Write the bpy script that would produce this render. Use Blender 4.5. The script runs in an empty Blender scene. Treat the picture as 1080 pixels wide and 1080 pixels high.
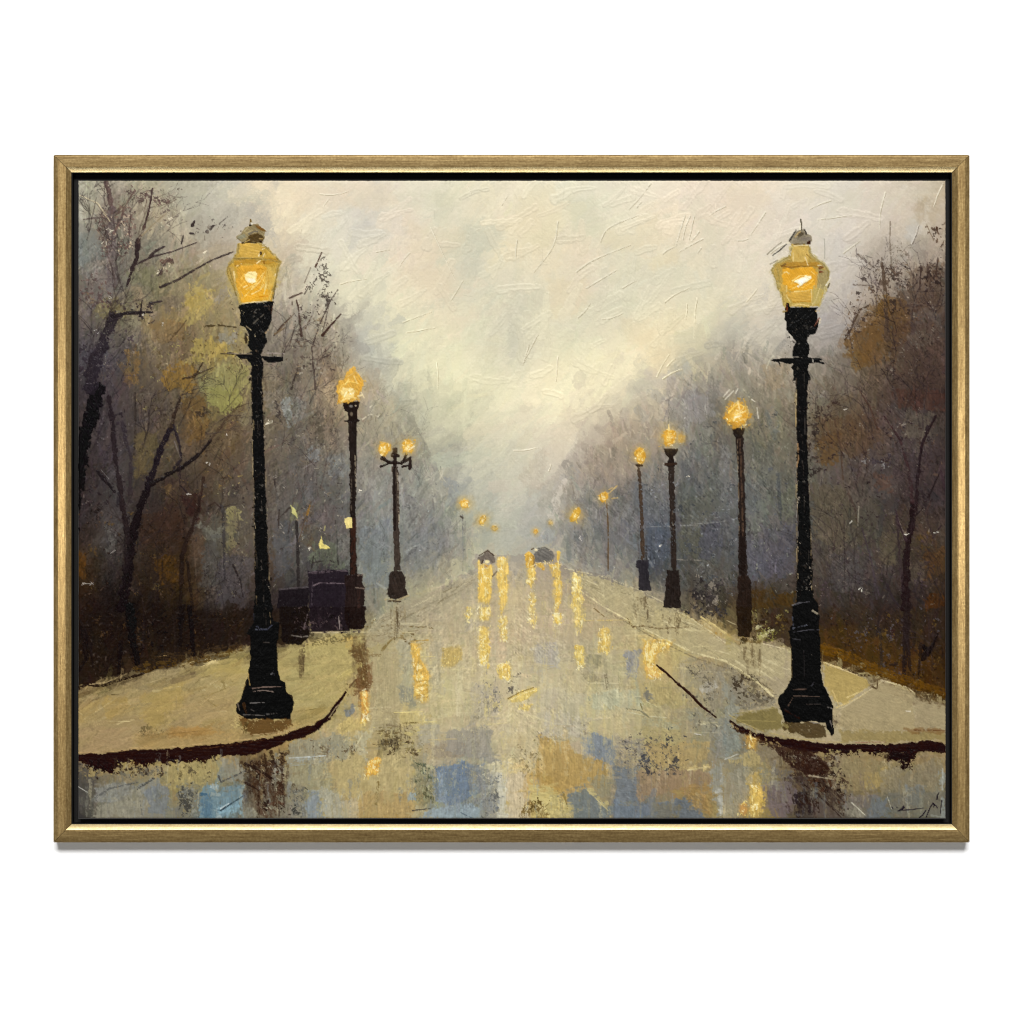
import numpy as np, math
# ---------------------------------------------------------------- the picture's paint, stroke by stroke
S = 1.25                                   # samples per millimetre of canvas
X0, Y0, X1, Y1 = 82.0, 190.0, 998.0, 864.3  # canvas rectangle (millimetres, y down)
W = int((X1-X0)*S)+1; H = int((Y1-Y0)*S)+1
rng = np.random.default_rng(7)
f32 = np.float32

def hexc(s):
    s = s.lstrip('#'); return np.array([int(s[i:i+2], 16) for i in (0, 2, 4)], f32)/255.0

def noise(cx, cy, seed, w=W, h=H):
    """value noise, cell size cx by cy samples, about -1..1"""
    r = np.random.default_rng(seed)
    gw, gh = int(w/cx)+3, int(h/cy)+3
    g = r.uniform(-1, 1, (gh, gw)).astype(f32)
    x = np.arange(w, dtype=f32)/cx; y = np.arange(h, dtype=f32)/cy
    xi = x.astype(int); yi = y.astype(int)
    fx = x-xi; fy = y-yi
    fx = fx*fx*(3-2*fx); fy = fy*fy*(3-2*fy)
    a = g[:, xi]*(1-fx)+g[:, xi+1]*fx
    return a[yi]*(1-fy)[:, None]+a[yi+1]*fy[:, None]

def fbm(cx, cy, seed, n=3):
    o = 0; a = 1.0; t = 0
    for k in range(n):
        o = o+a*noise(max(cx/2**k, 1.01), max(cy/2**k, 1.01), seed+k*17); t += a; a *= .55
    return o/t*1.5

NF = noise(1.6, 1.6, 1); NM = fbm(6, 6, 2); NL = fbm(24, 24, 3); NX = fbm(80, 80, 4)
NV = fbm(2.0, 14, 5); NH = fbm(14, 2.0, 6)
BT = noise(1.3, 24, 9, 512, 512)            # bristle table: rows along the stroke, columns across

SAT = [1.0]                                 # how far the knife colours are greyed on the palette
LIFT = [1.0]
def grey(c):
    c = np.clip(c*LIFT[0], 0, 1).astype(f32)
    if SAT[0] == 1.0: return c
    l = (c*np.array([.3, .55, .15], f32)).sum(-1, keepdims=True)
    return (l+(c-l)*SAT[0]).astype(f32)
BIG = [0.0]                                 # how far a knife edge wanders
GX = np.linspace(82, 998, 25); GY = np.linspace(190, 864, 19)
GRID = """
a3a195 8f8a80 9b9686 a19d90 b3b0a3 cdc1a8 d8c9ac d6cdb2 dfd0b3 d8d2b6 d6d0b3 ddd5b4 dcd5b6 dcd7b8 d9d5b8 ddd4b6 e0d6b9 dccfb5 dbcdb0 ddd0b4 dbd3b9 d3cdb5 cfc3aa c8bda3 b5a68c
8b8a83 6b605c 9a9184 98958a a39e96 b0a99c d6cbae cfcab3 c8c4b1 dcceb2 d2cdb1 d3ceb0 e3d6b3 e0d4b1 d3cfb1 dcd5b6 e2d4b2 e3d3b3 dccdb0 d9cdb3 cfc5ae d3cab3 cdc1aa c5b9a0 bfb196
74787a 6b6764 77736c 8d867b 9f9285 a8a39c b7aa96 cfcab2 d4cdb3 dccdb1 dacdae c9c7ae e0d4b1 ddd1b0 dfd0b0 d6d0b1 d9d1b1 d8ceaf d6ccaf d8ceb3 cfc6b0 d0c9b6 b9ae9a b3a995 9b8c78
6b615c 686264 6e6a55 7f7358 8f8466 a8a090 a9a59b c9c5ad d0cbb0 d6cdb0 dacdae d0cbae d0cbb0 d9cfb0 d8cdb0 d2cdb1 cec9ac cdc9ae d5ccb2 d5ccb2 cfc6b0 cfc6b0 b3a790 857a6b 6b5d52
6a5f56 746b50 83745a 86704a 91835f 7d7570 8d8780 9c968a b9b7a8 ccc8ac d1cbac d4ceae cfcab0 dcd5b3 d3ceb0 d1cbae d5caac cfc8a9 b5b2a5 c4bfae bfb9a9 b6b1a5 7d6a4c 6a5a4c 5b4d45
595050 5a4f4e 7d6744 8a6f45 8f7f4f 7d7263 726a60 77695a a3a29b bcbaa4 ccc7a8 cfcbab cfc9ad dad3b0 d0cbab d2cbad d3c8ab b9b39d 9d9a93 a4a09a a5a095 8f887c 786448 5f5147 5c4a40
4a3d3a 594a44 6a5744 76603f 8f8446 75664f 6f665f 8d7c66 9a9082 a3a192 bcb9a0 c8c3a4 d2ccab d0caab c5c0a5 bbb5a0 a7a39a 83828a 8c8880 837f72 857b6b 766a5a 685440 55463e 4c3a34
4f4037 51443f 63523f 6d5536 6b5436 6a5d4c 6b6158 746657 857f74 8d887d a8a592 bdb99d c5c0a3 c3bda3 a99f92 978e83 8e877e 7a7a78 6c6c6a 777363 756d5f 6d5636 5f4d44 554a47 4e4238
453631 4d403f 5f5034 5b4a36 64503a 5b5045 5a534f 64605b 7f7c76 807f7a 97968c b3b19c bcb89d b5ad97 90877b 82796f 7a7671 5f6166 686866 6c6c62 655f55 60524a 564844 4c3c3b 453636
3f3230 55504d 4a3b35 4d3829 50463e 544a40 575252 565252 72716f 7a7a79 848580 a9a896 b6b29c a5a190 7b776f 6e6b66 5e6063 5b5c58 63666a 636660 5d584e 59503f 544b42 453735 42343a
46362b 625d58 4a3a30 503a2a 6d6753 564c40 555252 4f4a45 6b6e70 737474 77777a 9b9a8e a8a799 96958b 6f6f6c 666766 4d5464 545552 55575a 5c5a5f 55504d 574d3d 4a433a 4a3a2a 4a3a30
5f3f14 403832 4c3520 543a1a 615b55 554535 4d4a4a 3f3a3c 656a6e 6e6f6e 797771 97948a a5a08b 9b9483 75736d 6a6b69 4a4d52 50504c 565550 50505c 50443a 483c38 453a38 40322a 47341f
3a2517 2f241f 38291c 4a3214 50494a 3c3230 2a2224 231c20 5e5f5d 7c786c 8f8a77 a39b7f b2a888 aaa084 a39878 978c6c 6d6859 4c453c 3a2f22 46351f 3a2e26 3a2f2c 352a28 332523 2f1f1a
261811 1f1510 2e2218 3a2a1e 3c3230 6b5f4a 8b8060 a39870 7d7253 9a9276 a39a7f a79f87 aca287 a49c85 a29a82 a79c78 b9a266 a8966b 8f8058 8b7d5c 8b7d5c 42301a 2f2726 2a201e 2a1c18
2a1a10 3d2a12 8a774c 9a8a5c a3935f a3935f a5976a a59a6f 8f8265 978f76 a5a083 aba389 ada48a aaa284 a49b7c 9c947a b09c64 a8986a 8a7f64 8f8163 8f8163 9d8752 4a3518 2f2018 3f2810
8f7f5f a08f60 a3925f a08f62 9c8b62 a08f62 a69462 8f8360 a18f66 a09678 a9a183 a39c82 b0a689 a99f84 b1a886 aea582 a6996e 8d8468 7d7a66 8d8058 8d8058 9d8f6b a2946c 9e9069 8c7d58
917d5b 977f52 9b8455 9f8a5a a0875a 7d6b4a 7d6b4a a3977a 8f8260 8f8566 9c8f78 8f8a7a aca184 ad9e78 9a937f 9f9274 a1936c 93886b 79796c 7f704f 8a7a55 8a7a58 8a7a58 8a7a58 8a7a58
4a463f 77715f 7f7a66 8c7d50 767766 41332a 85806b a1936b a8976c a99867 7d8078 7f8078 b5a986 a98b50 a48d5c 7a7668 907d58 9c8355 8a8068 877c5c 4a4038 6f6550 7a6c4a 6d6656 6e6452
3f3c3a 78756a 77776f 6c6d66 5d7079 6e6554 7c7b70 8f8666 a38b58 a3895a 7d8077 76807f b2a484 a89a5e 75736a 6b6e70 656b6f 7e7150 8f7d55 8a7548 4d443c 5f5850 646662 606058 63635a
"""
G = np.array([[hexc(c) for c in l.split()] for l in GRID.strip().split('\n')], f32)   # 19 x 25 x 3

_y = GY[:, None]; _x = GX[None, :]
_l = (G*np.array([.3, .55, .15], f32)).sum(-1, keepdims=True)
_lum = _l[..., 0]
_sky = np.clip((_lum-.55)/.2, 0, 1)*(_y < 560)
_road = ((_y > 600) & (_lum > .36)).astype(f32)
_wood = (1-np.maximum(_sky, (_y > 640)))*np.clip((.60-_lum)/.16, 0, 1)
G = _l+(G-_l)*(1-.26*_wood-.08*_sky)[..., None]
G = G*(1+_sky[..., None]*np.array([.055, .052, .075], f32))
_mid = np.exp(-((_x-560)/200)**4-((_y-690)/100)**4)
G = G*(1+_road[..., None]*np.array([.12, .105, .06], f32)+(_road*_mid)[..., None]*np.array([.14, .125, .09], f32))
G = G.astype(f32)

def cat(t):
    return np.stack([-.5*t**3+t**2-.5*t, 1.5*t**3-2.5*t**2+1, -1.5*t**3+2*t**2+.5*t, .5*t**3-.5*t**2], -1)

def grid_sample(gx, gy):
    """bilinear sample of the palette at fractional indices"""
    gx = np.clip(gx, 0, 23.999); gy = np.clip(gy, 0, 17.999)
    i = gx.astype(int); j = gy.astype(int); fx = (gx-i)[..., None]; fy = (gy-j)[..., None]
    fx = fx*fx*(3-2*fx)*.5+fx*.5; fy = fy*fy*(3-2*fy)*.5+fy*.5
    return (G[j, i]*(1-fx)+G[j, i+1]*fx)*(1-fy)+(G[j+1, i]*(1-fx)+G[j+1, i+1]*fx)*fy

XX = (X0+np.arange(W, dtype=f32)/S); YY = (Y0+np.arange(H, dtype=f32)/S)
_gx = (XX-82)/(916/24.); _gy = (YY-190)/(674/18.)
IMG = grid_sample(_gx[None, :]+NL*.22+NX*.12, _gy[:, None]+np.roll(NL, 91, 1)*.22+np.roll(NX, 200, 0)*.12).astype(f32)
HT = np.zeros((H, W), f32)                  # paint thickness, millimetres
LAB = np.zeros((H, W), np.int16)            # which part of the picture a sample belongs to
LABELS = {0: None}
CUR = [0]

def part(key):
    """following paint belongs to this part of the picture"""
    if key is None: CUR[0] = 0; return
    for k, v in LABELS.items():
        if v == key: CUR[0] = k; return
    k = len(LABELS); LABELS[k] = key; CUR[0] = k

def win(xa, ya, xb, yb):
    i0 = max(int((xa-X0)*S), 0); i1 = min(int((xb-X0)*S)+2, W)
    j0 = max(int((ya-Y0)*S), 0); j1 = min(int((yb-Y0)*S)+2, H)
    if i1-i0 < 1 or j1-j0 < 1: return None
    return i0, i1, j0, j1

def sst(a, b, x):
    t = np.clip((x-a)/(b-a), 0, 1); return t*t*(3-2*t)

def lay(w, a, col, dh, label=True):
    i0, i1, j0, j1 = w
    IMG[j0:j1, i0:i1] += (col-IMG[j0:j1, i0:i1])*a[..., None]
    HT[j0:j1, i0:i1] = HT[j0:j1, i0:i1]*(1-.55*a)+dh*a
    if CUR[0] and label:
        L = LAB[j0:j1, i0:i1]; L[a > .5] = CUR[0]

def ntile(N, w, dx, dy):
    i0, i1, j0, j1 = w
    jj = (np.arange(j0, j1)+dy) % H; ii = (np.arange(i0, i1)+dx) % W
    return N[jj[:, None], ii[None, :]]

def stroke(pts, w, col, op=1., dry=0., h=.35, soft=.8, var=.06, w2=None, rough=.25, ridge=0., label=True, r=rng):
    """a brush stroke along a polyline; w to w2 = width, dry = how broken it is"""
    if isinstance(col, str): col = hexc(col)
    pts = np.asarray(pts, float); w2 = w if w2 is None else w2
    mw = max(w, w2)*.5*(1+rough)+1.5
    wn = win(pts[:, 0].min()-mw, pts[:, 1].min()-mw, pts[:, 0].max()+mw, pts[:, 1].max()+mw)
    if wn is None: return
    i0, i1, j0, j1 = wn
    x = XX[i0:i1][None, :]; y = YY[j0:j1][:, None]
    seg = pts[1:]-pts[:-1]; ln = np.hypot(seg[:, 0], seg[:, 1])+1e-6; tot = ln.sum(); acc = 0
    best = None
    for k in range(len(seg)):
        ux, uy = seg[k]/ln[k]
        rx = x-pts[k, 0]; ry = y-pts[k, 1]
        t = rx*ux+ry*uy; o = -rx*uy+ry*ux
        tc = np.clip(t, 0, ln[k]); d = np.hypot(o, t-tc)
        if best is None: best, off, al = d, o, acc+tc
        else:
            m = d < best; best = np.where(m, d, best); off = np.where(m, o, off); al = np.where(m, acc+tc, al)
        acc += ln[k]
    hw = .5*(w+(w2-w)*al/tot)
    ox, oy = int(r.integers(0, W)), int(r.integers(0, H))
    n1 = ntile(NM, wn, ox, oy); n0 = ntile(NF, wn, oy, ox)
    edge = hw*(1+rough*n1)+.25*n0*min(1, w*.2)-best
    soft = max(soft*.62, .5)
    a = sst(-soft*.5, soft*.5, edge)
    bi = BT[(al*3+ox).astype(int) % 512, (off*2.4+oy+256).astype(int) % 512]
    if dry > 0:
        a = a*sst(dry*1.9-1.25, dry*1.9-.75, .55*bi+.6*n0+.35*n1)
    a = a*op
    c = col[None, None, :]*(1+var*(bi*.7+n1*.5+n0*.3))[..., None]
    prof = np.clip(edge/np.maximum(hw, .5), 0, 1)
    dh = h*(.55+.45*bi+ridge*(1-prof))*sst(0, .35, prof)
    lay(wn, a.astype(f32), c.astype(f32), dh.astype(f32), label)

def poly(pts, col, rough=1.5, op=1., soft=1., h=.3, var=.06, ang=90., dry=0., col2=None, gdir=(0, 1), label=True, r=rng, fade=0.):
    """a palette-knife patch: polygon with a rough edge; col to col2 along gdir"""
    if isinstance(col, str): col = hexc(col)
    if isinstance(col2, str): col2 = hexc(col2)
    pts = np.asarray(pts, float); m = rough*2+soft+1+BIG[0]*1.5; col = grey(col)
    wn = win(pts[:, 0].min()-m, pts[:, 1].min()-m, pts[:, 0].max()+m, pts[:, 1].max()+m)
    if wn is None: return
    i0, i1, j0, j1 = wn
    x = XX[i0:i1][None, :]; y = YY[j0:j1][:, None]
    ins = np.zeros((j1-j0, i1-i0), bool); dm = np.full((j1-j0, i1-i0), 1e9, f32)
    n = len(pts)
    for k in range(n):
        ax, ay = pts[k]; bx, by = pts[(k+1) % n]
        ex, ey = bx-ax, by-ay
        t = np.clip(((x-ax)*ex+(y-ay)*ey)/(ex*ex+ey*ey+1e-9), 0, 1)
        dm = np.minimum(dm, np.hypot(x-ax-t*ex, y-ay-t*ey))
        if abs(ey) > 1e-9:
            c = ((ay > y) != (by > y)) & (x < ex*(y-ay)/ey+ax)
            ins ^= c
    sd = np.where(ins, dm, -dm)
    ox, oy = int(r.integers(0, W)), int(r.integers(0, H))
    n1 = ntile(NM, wn, ox, oy); n0 = ntile(NF, wn, oy, ox)
    sd = sd+rough*(.9*n1+.35*n0)
    if BIG[0]: sd = sd+BIG[0]*ntile(NL, wn, ox, oy)
    soft = soft*.7 if soft < 4 else soft
    a = sst(-soft*.5, soft*.5, sd)
    if fade:
        ya, yb = pts[:, 1].min(), pts[:, 1].max(); u = (y-ya)/(yb-ya+1e-6)+.12*n1
        a = a*sst(1.05, 1-fade, u)*sst(-.04, .12, u)
    ca, sa = math.cos(math.radians(ang)), math.sin(math.radians(ang))
    al = x*ca+y*sa; off = -x*sa+y*ca
    bi = BT[(al*3+ox).astype(int) % 512, (off*2.2+oy).astype(int) % 512]
    if dry > 0: a = a*sst(dry*1.9-1.25, dry*1.9-.75, .55*bi+.6*n0+.35*n1)
    c = np.broadcast_to(col, sd.shape+(3,))
    if col2 is not None:
        p = pts@np.array(gdir, float); q = x*gdir[0]+y*gdir[1]
        t = np.clip((q-p.min())/(p.max()-p.min()+1e-6)+.15*n1, 0, 1)[..., None]
        c = col*(1-t)+col2*t
    c = c*(1+var*(bi*.7+n1*.5+n0*.3))[..., None]
    dh = h*(.6+.4*bi+.25*n1)
    lay(wn, (a*op).astype(f32), c.astype(f32), dh.astype(f32), label)

def blob(cx, cy, rx, ry, col, op=1., hard=.5, ang=0., rough=.2, h=.2, var=.05, dry=0., label=False, r=rng):
    """an elliptical dab; hard 1 = clean edge, 0 = all falloff"""
    if isinstance(col, str): col = hexc(col)
    m = max(rx, ry)*(1+rough)+2
    wn = win(cx-m, cy-m, cx+m, cy+m)
    if wn is None: return
    i0, i1, j0, j1 = wn
    x = XX[i0:i1][None, :]-cx; y = YY[j0:j1][:, None]-cy
    ca, sa = math.cos(math.radians(ang)), math.sin(math.radians(ang))
    u = (x*ca+y*sa)/rx; v = (-x*sa+y*ca)/ry
    ox, oy = int(r.integers(0, W)), int(r.integers(0, H))
    n1 = ntile(NM, wn, ox, oy); n0 = ntile(NF, wn, oy, ox)
    d = np.hypot(u, v)+rough*(n1+.4*n0)*.6
    a = 1-sst(hard, 1.0001, d)
    if dry > 0: a = a*sst(dry*1.9-1.25, dry*1.9-.75, .8*n0+.6*n1)
    c = col[None, None, :]*(1+var*(n1+n0*.6))[..., None]
    lay(wn, (a*op).astype(f32), c.astype(f32), (h*(.7+.4*n1+.3*n0)).astype(f32), label)

def fleck(x, y, L, w, ang, col, op=1., h=.5):
    a = math.radians(ang); dx, dy = math.cos(a)*L/2, -math.sin(a)*L/2
    stroke([(x-dx, y-dy), (x+dx, y+dy)], w, col, op, 0, h, .7, .1, w*.5, .4, label=False)

TA, TB, TC, TD = (75, 180, 4.696), (305, 180, 4.696), (535, 180, 4.696), (765, 180, 4.5)
TE, TF, TG, TH = (75, 410, 4.696), (305, 410, 4.696), (535, 410, 4.696), (765, 410, 4.5)
TI, TJ, TK, TL = (75, 640, 4.696), (305, 640, 4.696), (535, 640, 4.696), (765, 640, 4.5)
def q(t, *v):
    """quick pairs: study-sheet coordinates to canvas millimetres"""
    return [(t[0]+v[i]/t[2], t[1]+v[i+1]/t[2]) for i in range(0, len(v), 2)]
def box(xa, ya, xb, yb): return [(xa, ya), (xb, ya), (xb, yb), (xa, yb)]
def smooth(p):
    """ease a polyline into a slightly bowed curve"""
    p = np.array(p, float); bow = rng.normal(0, .05)
    if len(p) == 2:
        d = p[1]-p[0]; m = (p[0]+p[1])/2+np.array([-d[1], d[0]])*bow; p = np.array([p[0], m, p[1]])
    for k in range(2):
        o = [p[0]]
        for i in range(len(p)-1): o += [p[i]*.75+p[i+1]*.25, p[i]*.25+p[i+1]*.75]
        p = np.array(o+[p[-1]])
    return [tuple(a) for a in p]
# ================================================================ the picture
WOODL = [(82,190),(165,190),(215,262),(240,300),(300,275),(345,325),(392,395),(450,470),(500,560),(500,600),(385,662),(328,678),(258,686),(166,706),(82,729)]
WOODR = [(998,285),(960,270),(925,300),(895,350),(860,380),(770,365),(712,400),(650,445),(600,505),(572,560),(592,597),(641,608),(697,633),(765,690),(803,676),(829,684),(867,699),(929,717),(998,744)]
PAVL = [(79,729),(105,725),(145,713),(166,706),(203,699.6),(230,693),(258,686),(294,684.7),(328,678),(371,669),(384,676),(372,700),(363.5,730.4),(356,738),(343,755),(326,765.5),(305,772),(258,781.5),(224,784.7),(166.5,790),(139,791),(79,796)]
PAVR = [(765,692),(780,678),(803,676),(829,684),(867,699),(907,711),(929,717),(998,744),(998,784),(921,786.5),(876,785),(832,780),(798,773),(778,764),(768,758),(800,744),(812,730),(790,712),(765,697)]
def inside(P, x, y):
    c = False
    for k in range(len(P)):
        ax, ay = P[k]; bx, by = P[(k+1) % len(P)]
        if (ay > y) != (by > y) and x < (bx-ax)*(y-ay)/(by-ay)+ax: c = not c
    return c
def region(x, y):
    if inside(PAVL, x, y): return 'pl'
    if inside(PAVR, x, y): return 'pr'
    if inside(WOODL, x, y): return 'wl'
    if inside(WOODR, x, y): return 'wr'
    if y < 590: return 'sky'
    return 'road'
def sample(x, y):
    i = min(max(int((x-X0)*S), 0), W-1); j = min(max(int((y-Y0)*S), 0), H-1)
    return BASE[j, i].copy()

# ---- regions of the canvas that carry names of their own
def mark(P, key):
    part(key)
    xs = [p[0] for p in P]; ys = [p[1] for p in P]
    i0, i1, j0, j1 = win(min(xs), min(ys), max(xs), max(ys))
    x = XX[i0:i1][None, :]+NM[j0:j1, i0:i1]*2.5; y = YY[j0:j1][:, None]+np.roll(NM, 40, 0)[j0:j1, i0:i1]*2.5
    c = np.zeros(x.shape, bool)
    for k in range(len(P)):
        ax, ay = P[k]; bx, by = P[(k+1) % len(P)]
        if ay != by: c ^= ((ay > y) != (by > y)) & (x < (bx-ax)*(y-ay)/(by-ay)+ax)
    LAB[j0:j1, i0:i1][c] = CUR[0]
    part(None)
mark(box(82, 585, 998, 866), 'painted_road')
mark([(82,180)]+WOODL[1:]+[(78,729)], 'painted_woodland.left')
mark(WOODR+[(1002,744),(1002,285)], 'painted_woodland.right')
mark(PAVL, 'painted_pavement.left'); mark(PAVR, 'painted_pavement.right')

# ---- phase 1: hard-edged grounds the palette grid blurs
poly([(79,640),(140,632),(205,640),(258,640),(300,640),(330,668),(294,684),(258,686),(230,692),(203,698),(166,705),(145,712),(105,724),(79,729)], '2c211a', 3, .9, 3)
poly(PAVL, 'b0a06c', 2.5, 1, 2, .3, .07, 20, col2='b09868')
poly(PAVR, 'b0a27c', 2, 1, 2, .3, .07, 15)
poly([(803,640),(870,640),(998,640),(998,742),(929,716),(907,710),(867,697),(845,690),(829,683),(803,674)], '33261c', 3, .85, 3)
poly([(868,660),(998,690),(998,744),(929,717),(907,711),(867,699)], '4a3316', 4, .75, 5)
# left of the road, yellow-grey wet ground
poly([(371,669),(430,640),(520,602),(592,600),(641,610),(697,636),(733,660),(765,697),(770,757),(700,790),(560,800),(420,800),(360,770),(366,720)], 'a89f84', 6, .35, 30)
LAB0 = LAB.copy()
BASE = IMG.copy()

# ---- phase 2: thousands of ordinary strokes in the colours underneath
def scatter(n, reg, wl, ll, af, jit, op, dry, h, hue=.02, xr=(82, 998), yr=(190, 864), sm=(0, 0)):
    k = 0; t = 0
    while k < n and t < n*30:
        t += 1
        x = rng.uniform(*xr); y = rng.uniform(*yr)
        if region(x, y) not in reg: continue
        k += 1
        w = rng.uniform(*wl); L = rng.uniform(*ll); a = math.radians(af(x, y))
        c = sample(x+rng.normal(0, w*.4+sm[0]), y+rng.normal(0, w*.4+sm[1]))
        c = c*(1+rng.normal(0, jit))+rng.normal(0, hue, 3)*np.array([1, .35, -1], f32)*.6
        dx, dy = math.cos(a)*L/2, -math.sin(a)*L/2
        b = rng.normal(0, L*.06)
        stroke([(x-dx, y-dy), (x+b, y+b*.5), (x+dx, y+dy)], w, np.clip(c, 0, 1).astype(f32), op*rng.uniform(.6, 1), dry*rng.uniform(.3, 1.2), h*rng.uniform(.5, 1.3), 1.2, .025, w*rng.uniform(.5, 1), .35, ridge=.5, label=False)
def a_sky(x, y): return rng.normal(48, 30)
def a_wood(x, y): return rng.normal(90, 22) if rng.random() < .75 else rng.normal(45 if x < 540 else 130, 20)
def a_road(x, y): return rng.normal(90, 10) if rng.random() < .62 else rng.normal(4, 12)
def a_pl(x, y): return rng.normal(18, 14)
def a_pr(x, y): return rng.normal(-22 if rng.random() < .5 else 20, 14)
scatter(1500, ('sky',), (7, 24), (16, 60), a_sky, .016, .6, .25, .30, .010)
scatter(1500, ('sky',), (2, 7), (8, 30), a_sky, .018, .5, .5, .32, .012)
scatter(2600, ('wl', 'wr'), (4, 14), (10, 42), a_wood, .07, .6, .3, .30, .018)
scatter(5200, ('wl', 'wr'), (1.2, 4), (5, 22), a_wood, .12, .6, .5, .45, .025)
scatter(1300, ('road',), (5, 18), (10, 40), a_road, .035, .7, .3, .35, .018)
scatter(2400, ('road',), (1.5, 5), (6, 26), a_road, .055, .6, .5, .45, .02)
scatter(420, ('pl',), (4, 14), (14, 46), a_pl, .03, .6, .3, .35, .012)
scatter(420, ('pl',), (1.2, 4), (6, 24), a_pl, .05, .6, .5, .45, .015)
scatter(300, ('pr',), (4, 12), (12, 40), a_pr, .03, .6, .3, .35, .012)
scatter(300, ('pr',), (1.2, 4), (6, 22), a_pr, .05, .6, .5, .45, .015)

# ---- sky: cool and warm knife patches, then the long scratches and ridges
for t, v, c, o in [
    (TB, (0,100,130,70,290,90,330,170,200,200,40,220), 'dccab0', .55), (TB, (210,60,500,60,540,150,430,200,320,190), 'dfceb1', .6),
    (TB, (520,110,780,100,790,160,560,200), 'd3cfb4', .6), (TB, (730,100,840,110,800,270,710,260), 'cdcab0', .5),
    (TB, (290,290,400,230,420,270,300,400,270,380), 'b9b8b0', .55), (TB, (560,470,800,480,780,590,640,590,520,540), 'dfcfb2', .55),
    (TB, (840,290,1000,250,1080,300,1010,380,930,430,890,370), 'c5c5b2', .55), (TB, (820,480,930,440,960,520,870,550), 'bfbfb0', .4),
    (TB, (560,210,700,290,820,280,900,330,780,420,600,440), 'dfcfb0', .5), (TB, (330,790,400,760,420,900,330,930), 'a3a5a6', .45),
    (TC, (280,130,440,130,480,290,380,350,330,290), 'cecdb2', .5), (TC, (490,290,700,210,830,240,830,330,720,390,520,400,460,350), 'e2d3b0', .6),
    (TC, (700,430,830,370,850,460,720,490), 'e5d7b2', .7), (TC, (60,110,220,60,270,160,230,380,90,420,40,260), 'e3d6b3', .5),
    (TC, (200,540,380,530,420,620,330,730,210,730), 'e2d2b0', .6), (TC, (50,600,190,590,190,680,60,730), 'cbc9b4', .6),
    (TC, (400,620,640,600,700,700,440,710), 'cfcdb3', .5), (TC, (570,730,700,740,760,860,600,880), 'd8c8aa', .55),
    (TC, (680,880,860,870,800,1000,720,1020), 'd6c5a8', .5), (TC, (840,130,980,120,1000,230,930,260), 'd2ceb5', .5),
    (TC, (0,720,60,740,70,930,0,950), 'bdbbac', .5), (TC, (960,230,1080,200,1080,560,1000,600), 'cfcab1', .5),
    (TD, (0,60,150,60,220,140,110,260,0,240), 'dfcfb1', .5), (TD, (280,60,480,70,500,130,310,140), 'e0d2b5', .5),
    (TD, (500,110,640,90,620,200,480,210), 'd5d0b8', .5), (TD, (860,270,915,230,930,260,890,340,860,320), 'c5c3bb', .85),
    (TD, (920,140,950,130,955,190,915,240,905,190), 'a08c6c', .7), (TD, (440,300,560,300,550,560,470,560), 'c9c6b8', .4),
    (TD, (980,150,1040,70,1045,110,985,250,960,260), 'b09c7c', .5), (TD, (560,590,700,570,640,690,540,720), 'd3c5ab', .5)]:
    poly(q(t, *v), c, 4, o*.6, 9, .35, .02, 50)
for i in range(170):
    x = rng.uniform(300, 950); y = rng.uniform(196, 430)
    if region(x, y) != 'sky': continue
    a = math.radians(rng.normal(45, 32)); L = rng.uniform(14, 46); dx, dy = math.cos(a)*L/2, -math.sin(a)*L/2
    stroke(smooth([(x-dx, y-dy), (x+dx, y+dy)]), rng.uniform(4, 13), np.clip(sample(x, y)*rng.uniform(.965, 1.035), 0, 1).astype(f32), .55, .15, rng.uniform(.5, .95), .8, .02, rng.uniform(3, 9), .3, ridge=1.3, label=False)
for i in range(60):   # soft cool smudges where the mist meets the trees
    x = rng.uniform(300, 430); y = 300+(x-300)*1.1+rng.normal(0, 22)
    blob(x, y, rng.uniform(5, 14), rng.uniform(8, 18), 'a3a2a0', .10, .2)
    x = rng.uniform(640, 800); y = 480-(x-640)*.7+rng.normal(0, 26)
    blob(x, y, rng.uniform(5, 14), rng.uniform(8, 18), '98948e', .09, .2)
def ridge(t, v, w=1.1, h=1.3, c='f1e9d2', c2='9a8f74'):
    p = smooth(q(t, *v))
    stroke([(x+.7, y+.8) for x, y in p], w*.85, c2, .62, .25, .0, .9, .05, w*.4, label=False)  # the ridge's shadow, painted as an offset dark line
    stroke(p, w, c, .85, .15, h, .9, .05, w*.5, label=False)  # raised crest, its highlight painted in cream
for v in [(250,250,235,375,130,500), (460,350,485,290,550,255,665,213), (710,60,600,190), (390,580,450,545,540,490), (340,500,420,440,610,365),
          (880,220,835,370), (905,225,870,340), (925,225,900,340), (950,300,910,350), (970,335,850,400), (770,410,830,375), (780,650,830,610,910,575),
          (940,630,925,830), (1080,175,1000,220), (350,725,410,655), (150,810,75,960), (250,920,240,1040), (470,735,570,705), (105,860,80,940), (570,580,640,540),
          (50,340,40,430), (890,660,880,740), (740,1020,800,910), (790,970,830,930), (770,1030,870,980), (960,380,940,410), (640,180,665,150)]:
    ridge(TC, v)
for v in [(430,400,495,388), (595,405,545,470), (560,750,700,697), (170,170,195,135), (700,280,820,540), (150,115,290,100), (800,640,860,540), (580,800,720,775), (730,950,735,1080), (880,70,900,110), (1050,170,1080,120), (250,560,380,535)]:
    ridge(TB, v, .9, .8)
for v in [(760,100,730,280), (190,195,120,300), (440,230,600,210), (215,390,300,340), (500,140,400,180), (60,330,110,320), (560,390,640,330), (100,620,150,560), (1035,60,990,170)]:
    ridge(TD, v, 1.2, 1.0)
ridge(TD, (885,345,918,258), 1.4, 1.2, 'ddd6c6', '4a3c30')
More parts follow.
